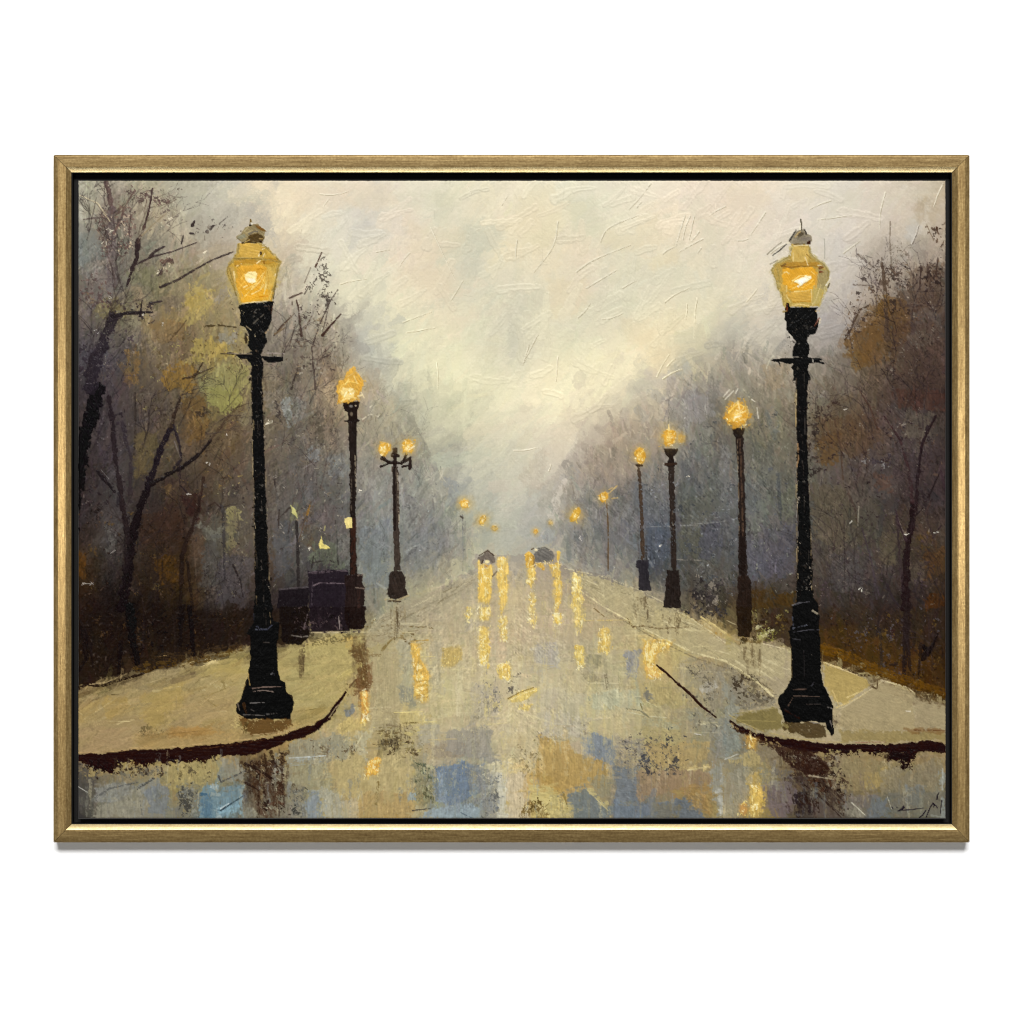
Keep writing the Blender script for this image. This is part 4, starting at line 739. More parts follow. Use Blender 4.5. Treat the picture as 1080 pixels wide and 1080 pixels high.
_g = np.isin(LAB0, [k for k, v in LABELS.items() if v and v.startswith(('painted_road', 'painted_pavement'))])
IMG = IMG*np.where(_g[..., None], glaze(GLAZE_DOWN), glaze(GLAZE_UP))
# ---------------------------------------------------------------- kerbs
part('painted_kerb.left')
poly(q(TI, 15,731,140,728,280,715,300,708,440,708,600,695,740,678,880,664,1000,648,1085,628, 1085,662,1000,700,870,738,760,737,640,760,500,775,380,778,260,772,200,820,120,800,60,768,15,772), '21100c', 1.6, .97, 1.2, .45, .2, 0)
poly(q(TJ, -5,622,60,600,110,590,180,545,240,462,278,420,282,432,250,480,200,560,130,620,60,650,-5,664), '21100c', 1.2, .97, 1.2, .45, .2, 0)
stroke(q(TJ, 140,590,200,540,250,468,279,425), 5.5, '21100c', .97, .05, .45, .9, .15, 2.2, .3)
stroke(q(TJ, 278,422,310,385,330,360), 2, '3a2416', .6, .5, .5, .8, .1, 1.2, .5)
part(None)
for v, w in [((30,724,140,722,270,712), 1.2), ((290,700,420,702,520,694), 1.2), ((540,692,720,672), 1.2), ((760,668,900,655,1080,622), 1.4)]: stroke(q(TI, *v), w, 'b79a68', .75, .35, .9, .8, .1, w, .4, label=False)
stroke(q(TI, 560,715,760,690,950,660), 1.2, '5c3a24', .6, .5, .6, .8, .1, 1, label=False)
for v in [(0,615,100,585,150,555), (150,545,200,510,235,460)]: stroke(q(TJ, *v), 1.1, 'b59a62', .7, .35, .8, .8, .1, .8, label=False)
stroke(q(TJ, 190,560,230,500,262,468), 1, 'c9b88c', .7, .3, .7, .8, .1, .8, label=False)
crumbs(TI, (210,765,500,768,740,735,740,752,500,788,230,795), 120, ['25110d', '1c0d0a', 'a3915c'], (.6, 1.5), (1, 3.4), .9, 80, 40)
crumbs(TI, (20,768,210,770,205,820,130,810,60,780), 40, ['25110d', '1c0d0a'], (.8, 2), (1.5, 4), .9, 80, 40)
part('painted_kerb.right')
poly(q(TL, 14,528,60,562,150,600,230,618,330,634,440,645,520,652,660,656,780,652,900,642,960,636,1050,648, 1050,694,960,690,880,694,740,690,620,690,500,694,400,688,300,672,190,640,100,605,50,580,20,548), '200f0b', 1.4, .97, 1.2, .45, .2, 0)
part(None)
stroke(q(TL, 20,515,70,545,160,585,300,622,440,637,560,645), 1.1, 'ad9a60', .7, .35, .8, .8, .1, .9, label=False)
stroke(q(TL, 620,646,760,642), 1., '8a5a48', .7, .35, .8, .8, .1, .9, label=False)
crumbs(TL, (480,680,760,680,760,708,480,705), 80, ['24110d', '1c0d0a', '97875a'], (.6, 1.5), (1, 3), .9, 80, 40)
crumbs(TL, (760,680,900,680,880,760,850,770,800,730), 90, ['24110d', '1c0d0a', '1c0d0a'], (.8, 2.2), (1.5, 4), .95, 70, 40)
poly(q(TL, 50,580,190,640,320,672,420,690,500,770,480,800,380,800,300,740,230,680,120,620), '2c1a14', 2.5, .75, 2, .6, .2, 130, .35, label=False)
crumbs(TL, (20,560,250,640,260,680,150,650,60,600), 50, ['3a2416', '9a8458', '2c1a14'])

# ---------------------------------------------------------------- bins beside the left pavement
part('painted_bin.large')
poly(q(TF, 92,905,180,898,290,896,300,930,300,1085,100,1085), '241d23', 1.2, .95, 1, .6, .15, 88)
poly(q(TJ, 95,0,270,0,310,60,300,125,110,130), '1f181c', 1.5, .95, 1.2, .6, .15, 88)
stroke(q(TF, 95,915,180,905,290,902), 3, '55494d', .85, .35, .8, .8, .1, 2); stroke(q(TF, 120,975,150,962,270,965), 1.4, '7c6c70', .8, .3, .7, .8, .1, 1); stroke(q(TF, 115,960,110,1080), 1.6, '4a4046', .7, .4)
part('painted_bin.small')
poly(q(TF, -55,1000,0,990,95,985,95,1085,-60,1085), '1d181b', 1.2, .95, 1, .6, .15, 88)
poly(q(TJ, -50,0,100,0,100,150,60,190,-40,180), '19130f', 1.8, .95, 1.2, .6, .15, 88)
stroke(q(TF, -50,995,95,983), 1.6, '4c4446', .8, .3, .7)
part(None)
crumbs(TJ, (0,0,370,0,370,140,100,150,90,190,0,190), 120, ['3c3234', '120d0c', '5a4a48', '2c2226'])
stroke(q(TJ, 70,110,90,40), 1.2, '6a5c5c', .8, .3, .8, label=False); stroke(q(TJ, 245,50,250,110), 1, '9a8c84', .8, .3, .8, label=False); stroke(q(TJ, 110,128,300,122), 1.4, 'bfae84', .8, .35, .8, label=False); stroke(q(TJ, 0,140,60,150,100,145), 1.2, '8b8378', .7, .4, .8, label=False)
poly(q(TJ, 100,150,270,140,290,130,300,170,110,190), '4c4228', 2.5, .6, 2, .5, .1, 10, .5, label=False)

part('painted_pavement.right_far')
poly([(600,603),(641,611),(673,624),(697,636),(735,657),(765,679),(803,679),(829,686),(826,716),(790,712),(765,699),(733,690),(690,668),(640,640),(604,616)], 'b5a880', 2.2, .8, 3, .5, .06, -28, .08, col2='b3a67e')
part(None)
for i in range(90):
    u = rng.random(); x = 605+205*u+rng.normal(0, 3); y = 612+88*u+rng.normal(0, 4+10*u)
    L = rng.uniform(5, 12+20*u); a = math.radians(rng.normal(-24, 7))
    stroke([(x, y), (x+L*math.cos(a), y-L*math.sin(a))], rng.uniform(.8, 1+3*u), ['cfc398', 'bcae84', '9a8e6c', 'd8cca2', 'a89b76', '85795a'][i % 6], rng.uniform(.3, .7), .4, .6, 1.2, .08, 1, .5, ridge=.4, label=False)
stroke([(596,600),(641,609),(673,622),(697,634),(735,656),(765,678)], 1.4, 'd6caa0', .6, .45, .8, .8, .1, 1.6, .5, label=False)
stroke([(604,618),(640,642),(690,669),(733,689),(765,697),(795,716),(815,734)], 1.2, 'd9cc9c', .75, .35, .8, .8, .1, 2.2, .5, label=False)
stroke([(640,645),(690,673),(733,694),(770,706),(800,728)], 1.2, '6a5d44', .55, .5, .5, .8, .1, 1.8, .5, label=False)
stroke(q(TK, 600,60,620,100,680,95,760,110,900,100), 1.6, '5a4426', .6, .5, .6, .8, .1, 1.2, .5, label=False)
part('painted_pavement.left_far')
poly([(386,668),(400,650),(430,633),(470,618),(506,604),(512,608),(480,630),(440,655),(405,678),(384,684)], 'a89d80', 2.2, .6, 4, .5, .06, 28, .15)
part(None)
for i in range(46):
    u = rng.random(); x = 390+112*u+rng.normal(0, 3); y = 672-64*u+rng.normal(0, 7-4*u)
    L = rng.uniform(6, 26-12*u); a = math.radians(rng.normal(28, 9))
    stroke([(x, y), (x+L*math.cos(a), y-L*math.sin(a))], rng.uniform(.8, 2.6-1.2*u), ['c6bb97', 'b0a484', '8a7f66', 'd0c59e', '75694e'][i % 5], rng.uniform(.3, .65), .4, .6, 1.2, .08, 1, .5, ridge=.4, label=False)
# broad pale sheen dragged down the wet road
for i in range(150):
    x = rng.normal(560, 75); y = rng.uniform(612, 775); L = rng.uniform(14, 60)
    if region(x, y) != 'road': continue
    stroke([(x, y), (x+rng.normal(0, 1.5), y+L)], rng.uniform(2, 8), ['d6ca9e', 'cdbf92', 'e0d5ac', 'c8b888', 'd3c382'][i % 5], rng.uniform(.12, .34), .5, .5, 2, .08, rng.uniform(1, 5), .5, ridge=.4, label=False)
for i in range(70):
    x = rng.uniform(370, 760); y = rng.uniform(640, 780)
    if region(x, y) != 'road': continue
    stroke([(x, y), (x+rng.uniform(10, 40), y+rng.normal(0, 2))], rng.uniform(1, 3.5), ['ddd2a8', 'c9bb8c', '8f866c', 'd3c693'][i % 4], rng.uniform(.2, .5), .5, .6, 1.2, .08, 1, .5, ridge=.4, label=False)
for i in range(170):
    x = rng.uniform(90, 990); y = rng.uniform(792, 850)
    stroke([(x, y), (x+rng.normal(0, 1.5), y+rng.uniform(14, 40))], rng.uniform(1.5, 6), ['cfc5a0', 'b5ab8a', '6f777c', '8b9296', '5c5848', 'a39468', '989684'][i % 7], rng.uniform(.12, .42), .5, .5, 1.6, .1, 1.5, .5, ridge=.4, label=False)
for x, y, n, w, L in [(380, 672, 9, 5, 46), (419, 636, 7, 4, 34), (679, 626, 6, 4, 24), (710, 645, 7, 5, 26), (788, 676, 8, 7, 34), (318, 680, 7, 4, 34)]:
    for k in range(n):
        xx = x+rng.normal(0, w); yy = y+rng.uniform(0, L*.6)
        stroke([(xx, yy), (xx+rng.normal(0, 1), yy+rng.uniform(.3, .8)*L)], rng.uniform(1.5, 5), ['54442c', '6a5a3e', '443524'][k % 3], rng.uniform(.25, .6), .5, .5, 1.4, .1, 1.5, .5, ridge=.3, label=False)
# ---------------------------------------------------------------- cars with their lights on the wet road
def streak(t, v, c, op=.9, dry=.2, h=.9, rough=1.4):
    poly(q(t, *v), c, rough, op, 1.2, h, .12, 88, dry, label=False)
GOLD = ['e8c25c', 'f2d27c', 'dcae48', 'f6e0a0', 'cf9f40']
def gild(t, v, n, cols=GOLD, am=80, asd=30, wl=(.7, 1.8), ll=(1.5, 6), op=.85): crumbs(t, v, n, cols, wl, ll, op, am, asd)
part('painted_car.left')
poly(q(ZH, 110,215,185,158,245,200,250,245,215,270,205,240,160,235,140,265,105,235), '6f6459', 1.4, .9, 1.8, .5, .2, 60)
stroke(q(ZH, 120,200,185,160,240,200), 1.2, '4a3a2c', .85, .2); stroke(q(ZH, 140,265,150,240), 1.6, '3c2c20', .85, .1); stroke(q(ZH, 215,380,262,330), 1.4, '5c4a34', .7, .2, label=False)
blob(*q(ZH, 183, 252)[0], 3.2, 2.2, 'f8e6a8', .95, .6, h=.9, label=True); blob(*q(ZH, 115, 260)[0], 2, 4.5, 'f0cf74', .95, .5, h=.9, label=True); blob(*q(ZH, 180, 285)[0], 2.5, 1.5, 'b27a35', .9, .5, h=.6, label=True)
part('painted_car.right')
poly(q(ZH, 565,190,600,140,640,128,710,165,728,200,722,240,690,258,570,258), '69655f', 1.6, .9, 2, .5, .2, 30)
stroke(q(ZH, 590,145,650,132,715,170), 1.2, '4c4842', .7, .4); poly(q(ZH, 575,262,650,262,640,300,600,305), 'd0ac58', .8, .85, 1, .6)
poly(q(ZH, 490,190,520,165,562,200,565,300,500,300), 'd3a545', 1.2, .92, 1.2, .8, .15, 88); poly(q(ZH, 745,165,780,165,775,200,762,270,752,270,755,200), 'dbb250', .8, .92, 1, .8, .12, 88)
blob(*q(ZH, 765, 175)[0], 2.6, 2.2, 'f0cc62', .95, .5, h=.9, label=True); blob(*q(ZH, 520, 190)[0], 3, 2.4, 'ecc560', .9, .5, h=.9, label=True); blob(*q(ZH, 580, 155)[0], 2, 1.8, 'efe0b4', .9, .5, h=.9, label=True); stroke(q(ZH, 545,150,560,140), 1.6, '4a3418', .9, .1); stroke(q(ZH, 560,200,565,290), 1.6, '8a6a35', .7, .3)
part(None)
gild(ZH, (490,180,565,190,570,310,500,310), 26); gild(ZH, (690,260,780,255,775,320,720,320), 14); gild(ZH, (600,265,650,265,640,300), 6)
RF = [0]
def refl(t, v, c, n, op=.9, dry=.2):
    RF[0] += 1; part('painted_reflection.%d' % RF[0]); 
    c = hexc(c)*.90+hexc('efe0a0')*.10
    CUR[0], keep = 0, CUR[0]; poly(q(t, *v), c*.93, 4, op*.6, 7, .5, .1, 88, .1, fade=.35); CUR[0] = keep
    poly(q(t, *v), c, 1.6, op*.95, 2., 1., .16, 88, dry+.08, fade=.22); gild(t, v, int(n*1.1), ['f0dc90', 'e8cc74', 'f8eec0', 'd8b65c', 'f3e2a0'], 88, 14, (.6, 1.4), (3, 9), .7)
refl(ZH, (108,280,140,270,215,265,225,330,215,520,205,610,110,610,115,450), 'e6bd57', 60, .92, .05)
refl(ZH, (270,215,350,205,352,420,340,560,310,690,285,700,285,560,265,400), 'e3be62', 60, .9, .15)
refl(ZH, (120,620,205,615,200,740,120,730), 'dfbf6c', 18, .8, .3); refl(ZH, (118,790,190,780,200,900,195,1080,130,1085,125,900), 'ddbb66', 40, .85, .3); refl(ZH, (290,700,345,695,335,900,295,900), 'd3b265', 20, .75, .35)
refl(ZH, (515,300,575,295,570,400,550,475,530,475,520,400), 'e3bd5c', 26, .92, .1); refl(ZH, (530,480,560,480,585,740,570,810,530,800,525,650), 'c9ae68', 14, .6, .4)
refl(ZH, (690,265,775,262,790,440,785,560,760,700,735,690,735,460,715,320), 'dfb858', 46, .88, .2); refl(ZH, (735,690,785,690,785,755,740,760), 'e9c660', 12, .9, .15)
refl(ZH, (885,340,935,330,965,560,960,840,905,840,870,600), 'd7bd70', 46, .85, .3); refl(TK, (335,190,375,195,378,300,345,305), 'd3b862', 18, .85, .25)
refl(TJ, (945,100,985,100,985,300,950,290), 'd9b75f', 22, .75, .35); refl(TJ, (1035,290,1080,280,1080,365,1045,355), 'dcb85e', 18, .9, .2); refl(TK, (0,280,12,280,12,360,0,370), 'dcb85e', 4, .9, .2)
refl(TJ, (880,0,900,0,895,70,870,60), 'cdb36a', 6, .6, .3)
refl(TK, (460,110,500,105,515,180,500,245,450,225), 'cfae5c', 22, .8, .3)
refl(TK, (685,165,830,165,800,210,740,230,730,290,770,330,740,360,690,350,670,230), 'cfa650', 70, .85, .2); refl(TK, (690,300,770,320,750,362,700,350), 'd9a95a', 10, .6, .2)
refl(TJ, (605,170,640,175,650,260,690,330,690,480,625,485,615,330), 'd8ab4e', 40, .92, .1)
for y in (372, 384, 396, 408, 420, 440, 455): stroke(q(TJ, 632,y,685,y-8), 1., '9d7836' if y % 24 else 'f2dca0', .5, .2, .8, .8, .1, .8)
refl(TJ, (345,420,385,415,390,500,385,580,352,570,360,480), 'c8903f', 18, .9, .15); refl(TJ, (390,770,440,745,455,760,430,835,375,850), 'dba343', 16, .95, .05); refl(TJ, (760,205,860,190,850,260,800,310,750,300), 'b99d56', 4, .65, .1)
refl(TK, (5,460,60,420,140,398,145,420,80,470,20,480), 'd5bb6b', 6, .95, 0); refl(TK, (60,500,130,480,100,520), 'd3b868', 3, .9, .1)
refl(TL, (120,850,165,840,185,930,150,1000,110,995), 'c9a552', 24, .85, .25); refl(TL, (70,940,100,930,105,985,70,990), 'c08a45', 3, .7, .1); refl(TL, (100,610,150,620,145,680,110,680), 'b58a40', 8, .8, .2)
part(None)
stroke(q(TK, 5,455,60,425,130,400), 1.2, '6d5626', .8, .2, .6, .8, .1, .8, label=False); stroke(q(TK, 20,460,90,425,140,412), 1.2, 'f2e2a8', .7, .3, 1., .8, .1, .8, label=False)
part('painted_road_line')
stroke(q(TK, 742,290,790,330,850,385,910,440,960,490,1035,548), 2.2, '2a1712', .97, .05, .8, .8, .1, 2, .5)
stroke(q(TK, 850,385,910,435,960,488), 3, '2a1712', .9, .2, .8, .8, .1, 2.4, .5)
part(None)

# ---------------------------------------------------------------- street lamps, far to near
GL = ['f0cb62', 'f7df98', 'dba848', 'e8c05a', 'fff0c0']
def lamp(key): part('painted_street_lamp.%s' % key)
def glow(x, y, r, c='cdab60', op=.45): 
    L = CUR[0]; CUR[0] = 0; blob(x, y, r, r, c, op, .0, 0, .3, .1); CUR[0] = L
REFL = [0]
def globe(key, x, y, rx, ry, ang=0, c='e0ad45', core='fbe7a8', halo=1.8, cop=.95):
    glow(x, y, max(rx, ry)*halo*1.25); glow(x, y, max(rx, ry)*halo*.8, 'd8b058', .4)
    part('painted_street_lamp.%s%s' % (key, '' if key in ('a1', 'a2', 'b1', 'b2') else '/lantern'))
    blob(x, y, rx, ry, c, cop, .72, ang, .45, .9, .1, label=True); 
    blob(x-.1*rx, y+.1*ry, rx*.55, ry*.55, core, cop*.9, .3, ang, .4, .9, .06, label=True)
    k = int(rx*ry*.5)+3
    for i in range(k):
        a = rng.uniform(0, 6.28); d = rng.uniform(0, .95)
        fleck(x+rx*d*math.cos(a), y+ry*d*math.sin(a), rng.uniform(1.2, 3), rng.uniform(.6, 1.2), rng.uniform(0, 180), GL[int(rng.integers(5))], .8*cop, 1.)
    part('painted_street_lamp.%s' % key)
globe('a1', 521.5, 557, 4, 3.5, 30, 'b99c5c', 'd9bc78', 1.6, .75); globe('a2', 509, 548.5, 3.4, 6.6, 20, 'd0a54c', 'ead08a', 1.8)
lamp('a3'); stroke(q(TF, 858,625,860,700), 1.4, '6f6d68', .8, .2); stroke(q(TF, 860,700,858,900), 1.3, '858581', .55, .5); stroke(q(TF, 848,632,860,640), 2, '4c443a', .85, .1); globe('a3', 489.8, 531.5, 6.2, 6, 0, 'dda843', 'f4d88c', 2)
globe('b1', 565, 560.5, 2.6, 3.4, 0, 'c98f38', 'ecc878', 1.8, .9); globe('b2', 580.7, 551.5, 2.8, 2.6, 0, 'b49a66', 'd3b878', 1.6, .6)
lamp('b3'); stroke(q(TG, 335,680,333,830), 1.2, '5f5d58', .6, .4); stroke(q(TG, 387,640,385,870), 1.3, '63625e', .55, .45); globe('b3', 606.8, 543.3, 4.4, 9, 28, 'd9a83e', 'f0cf7a', 1.5)
lamp('b4'); stroke(q(TG, 495,570,500,700,500,900), 2., '5f4c36', .85, .3, .5, .8, .12, 1.8); globe('b4', 637, 524.5, 5.2, 6, 0, 'e0a83f', 'fbe3a0', 1.8)
for v in [(500,520,545,480), (520,545,550,540), (505,500,520,490)]: stroke(q(TG, *v), 1.4, 'd6b46c', .75, .3, .9, label=False)
lamp('b5'); stroke(q(TG, 650,380,660,500,668,640,672,850), 3.4, '44362a', .95, .25, .6, .8, .2, 4, .4); stroke(q(TG, 640,378,668,380), 2.4, '2b211a', .95, .1)
stroke(q(TG, 648,700,650,840), 1.4, '4a443e', .6, .4); stroke(q(TG, 690,780,690,850), 2, '33302e', .8, .3)
part('painted_street_lamp.b5/pedestal'); poly(q(TG, 640,850,700,850,700,885,712,1000,650,1000,650,890,638,885), '29262a', 1., .95, 1, .6, .2, 88); part('painted_street_lamp.b5')
globe('b5', 674.8, 480, 6, 9.6, 0, 'dda438', 'f4d478', 1.5)
lamp('b6'); stroke(q(TG, 812,385,818,560,822,720,825,905), 5.6, '2a221d', .95, .2, .6, .8, .25, 5.4, .35); poly(q(TG, 778,298,845,296,840,322,825,335,828,352,832,385,790,388,792,360,800,340,785,320), '1d1613', .8, .97, .9, .7); stroke(q(TG, 785,375,835,372), 3, '33251c', .95, .1); stroke(q(TG, 818,600,822,700), 1.2, '7a6a58', .6, .4)
part('painted_street_lamp.b6/pedestal'); poly(q(TG, 790,900,850,898,852,930,862,1085,775,1085,788,940), '231c19', 1., .95, 1, .6, .25, 88); part('painted_street_lamp.b6')
globe('b6', 706, 461.5, 7.6, 10.5, 0, 'dfa63a', 'f7db86', 1.7); L_ = part('painted_street_lamp.b6/lantern'); blob(*q(TG, 860, 245)[0], 8, 8, 'd3a548', .7, .2, 0, .5, .7, .1, label=False); fleck(*q(TG, 800, 190)[0], 5, 1.4, 90, 'efd288', .9); part(None)
crumbs(TG, (730,200,920,190,900,300,760,290), 24, ['e9cf8c', 'c9a050', 'bfb39a'], (.5, 1.1), (2, 5))
lamp('b7')
poly(q(TH, 48,225,85,225,92,450,98,620,104,900,62,900,64,620,62,420), '241c18', 1., .95, 1, .6, .3, 88); poly(q(TH, 32,188,92,186,85,212,76,232,52,232,40,215), '1a1412', .8, .97, .9, .7); stroke(q(TH, 70,240,75,330,85,700), 2, '5a4434', .7, .4); stroke(q(TH, 82,690,86,880), 5, '1f1714', .8, .3); stroke(q(TH, 58,240,68,700), 1.2, 'a28b6c', .5, .5)
part('painted_street_lamp.b7/pedestal'); poly(q(TH, 62,890,112,885,125,925,128,1040,55,1040,60,930), '261c17', 1.2, .95, 1.2, .6, .25, 88); poly(q(TL, 52,0,128,0,130,90,112,140,60,140,56,60), '241a12', 1.6, .95, 1.4, .6, .25, 88); part('painted_street_lamp.b7')
globe('b7', 777.8, 437, 14.5, 15.5, 0, 'd9a03a', 'edbb50', 1.35)
part('painted_street_lamp.b7/lantern')
for v, c in [((20,110,60,70,100,90), 'f0c860'), ((40,150,60,120,110,100), 'f7de92'), ((45,135,75,128), 'fff3c8'), ((60,60,75,130), 'edd08a'), ((20,160,60,180,95,160), 'b98a35'), ((90,50,110,120), 'c9a050'), ((60,45,100,60), 'b59048')]: stroke(q(TH, *v), 2, c, .85, .2, 1.1, .8, .1, 1.4)
part(None)
for v in [(125,50,140,60), (150,90,158,140), (0,50,40,10), (-10,40,20,5), (60,0,50,20)]: stroke(q(TH, *v), 1.2, 'd8d0bb', .8, .2, .9, label=False)
# double lamp on the left
lamp('l3'); poly(q(TF, 510,385,538,385,545,560,545,710,552,900,520,905,515,700), '3a3029', 1., .95, 1, .6, .3, 88); stroke(q(TF, 535,420,545,690), 1.4, 'b9ab90', .6, .5); stroke(q(TF, 520,400,522,700), 2.6, '211a17', .9, .1)
for v, w in [((460,345,500,365,560,370,600,340), 3), ((455,385,480,375,500,365), 2.2), ((555,370,575,335,580,325), 3.4), ((600,345,598,395), 3.4), ((465,335,485,360), 3), ((525,300,522,390), 4), ((510,330,540,332), 4), ((560,385,590,380), 2.4), ((515,320,525,298), 3)]: stroke(q(TF, *v), w, '231a17', .95, .1, .7, .8, .15, w*.8, .5)
part('painted_street_lamp.l3/pedestal'); poly(q(TF, 500,905,560,900,578,935,575,985,590,1022,555,1045,500,1042,485,1020,492,940), '2d241f', 1.2, .96, 1.2, .6, .3, 70); part('painted_street_lamp.l3')
globe('l3', 405, 473, 7.6, 8, 0, 'dfab42', 'f9e29a', 1.7); globe('l3', 430.4, 471.5, 7, 8.5, 10, 'e0ab42', 'fbe8ac', 1.7)
stroke(q(TF, 595,300,618,285), 1.6, 'f6e6b8', .9, .1, 1, label=False); crumbs(TF, (590,300,630,240,620,330), 8, ['dca83f', 'cfa558'])
stroke(q(TF, 475,1045,500,1040,520,1055,590,1025), 2, 'b0a078', .8, .3, .8, label=False); stroke(q(TF, 490,1050,550,1055), 2.5, '3a2e22', .8, .4, label=False)
# second lamp on the left
lamp('l2'); poly(q(TF, 295,165,335,165,332,420,328,600,335,930,298,930,300,620,300,400), '1f1815', 1., .96, 1, .6, .3, 88); stroke(q(TF, 318,650,316,910), 5, '38221a', .8, .3); stroke(q(TF, 326,330,330,540), 1.3, 'b9a98c', .55, .5); stroke(q(TF, 305,380,308,600), 1.6, '7a6c5a', .5, .5)
poly(q(ZG, 190,390,350,388,345,430,330,480,330,550,365,570,320,590,260,590,200,578,240,560,240,490,212,480), '1c1411', .8, .97, .9, .8); blob(*q(ZG, 270, 435)[0], 3, 2, '85807a', .8, .4, h=.6); blob(*q(ZG, 275, 510)[0], 2, 3, '8f806a', .7, .4, h=.6); blob(*q(ZG, 315, 430)[0], 1.4, 1.2, 'c9b89a', .8, .4, h=.6)
part('painted_street_lamp.l2/pedestal'); poly(q(TF, 275,925,365,918,360,960,372,985,372,1085,275,1085,280,990,275,960), '251b19', 1., .96, 1, .6, .25, 88); poly(q(TJ, 270,0,375,0,380,70,370,110,290,115,275,60), '1d1412', 1.4, .96, 1.2, .6, .25, 88)
stroke(q(TF, 340,925,365,920), 1.6, '7d6d60', .8, .3); stroke(q(TF, 330,985,372,990), 1.4, '7d6d60', .8, .3); stroke(q(TF, 345,1000,345,1080), 3, '3d2a24', .8, .3)
glow(370, 405, 24)
part('painted_street_lamp.l2/lantern'); poly(q(ZG, 150,410,150,370,130,300,150,220,200,170,220,130,300,65,310,110,370,160,400,190,365,280,345,388,190,400), 'dba845', 2.2, .95, 2.2, 1, .12, 60); poly(q(ZG, 190,330,170,300,200,260,270,250,310,280,300,340,250,370), 'f5d98c', 1.6, .9, 3, 1., .08, 60)
for v, c in [((160,300,180,240,260,200,340,220), 'efc866'), ((200,350,230,300,290,270), 'fff0b8'), ((180,390,240,350,320,360), 'f6db8e'), ((320,180,370,220,340,320), 'd9a03a'), ((230,160,300,120,300,70), 'd8b060'), ((340,340,380,330), 'f3dfa8'), ((150,390,170,340), 'c58a30'), ((260,320,290,310), 'fff8d8'), ((220,230,250,180), 'f3d27a'), ((300,150,330,220), 'f0cf80')]: stroke(q(ZG, *v), 1.7, c, .85, .2, 1.2, .8, .1, 1.2, .4)
part(None); stroke(q(ZG, 370,305,395,355), 1.2, 'e3d2a8', .85, .1, 1, label=False); stroke(q(ZG, 380,560,450,510,470,515), 1.2, 'd6cbb0', .8, .2, .9, label=False); stroke(q(ZG, 450,500,560,350), 1, 'c9c0a8', .5, .4, .8, label=False)
gild(TF, (240,0,350,0,345,60,250,70), 14)
# lit windows and lights among the trees
part('painted_light')
for t, v, c in [(TF, (272,640,310,638,312,690,280,695), 'f0dc8c'), (TF, (145,770,160,730,170,765,200,790,148,795), 'e3d27a'), (TF, (5,575,35,600,40,640,15,620), 'c9c47c')]: poly(q(t, *v), c, .9, .95, 1, .9, .1, 70)
part(None)
fleck(*q(TF, 175, 690)[0], 5, 1.6, 80, 'a8a268', .7); fleck(*q(TF, 95, 600)[0], 10, 2.4, 75, '9a7030', .7); fleck(*q(TF, 238, 775)[0], 12, 1, 90, '3c3a38', .6)
for v in [(110,860,200,850,220,860), (110,890,120,830), (240,840,242,870)]: stroke(q(TF, *v), 1.5, '2c2624', .7, .4, label=False)

# ---------------------------------------------------------------- the two near lamps
BK = '0b0807'
lamp('near_left')
CUR[0] = 0; blob(267, 292, 46, 52, 'd3bd7c', .30, .0, 0, .3, .1); lamp('near_left')
for v in [(150,980,250,740,620,600,900,700,800,1080,200,1080)]: poly(q(ZA, *v), 'b9a35e', 5, .6, 8, .4, .06, 80, label=False)
part('painted_street_lamp.near_left/lantern')
poly(q(ZA, 290,440,400,420,600,430,690,480,770,570,885,690,850,760,830,900,810,1010,760,1090,230,1090,190,980,130,850,140,760,220,640,290,520), 'c09a3e', 1.6, .96, 1.6, .9, .1, 70)
poly(q(ZA, 290,430,600,430,640,520,560,640,330,640,280,560), 'd3ab50', 1.4, .9, 2, .8, .08, 10); poly(q(ZA, 220,640,330,640,740,620,880,690,700,720,400,720,240,760), 'b98a2e', 1.4, .85, 2, .8, .1, 5)
poly(q(ZB, 190,0,640,0,635,60,605,185,250,215,232,130), 'dca83a', 1.2, .96, 1.2, .9, .09, 70)
poly(q(ZA, 260,760,560,720,740,780,790,900,700,1090,270,1090), 'e0a638', 1.8, .95, 3, .9, .09, 60); poly(q(ZA, 700,760,830,760,820,960,740,1090,640,1090), 'd5b45c', 1.6, .75, 3, .8, .08, 80); poly(q(ZA, 140,760,220,760,260,1090,200,1000), 'c0a05a', 1.2, .8, 2, .8, .1, 75)
poly(q(ZB, 260,60,470,20,560,60,500,170,300,190), 'e8ab30', 1.6, .85, 3, .9, .08, 15)
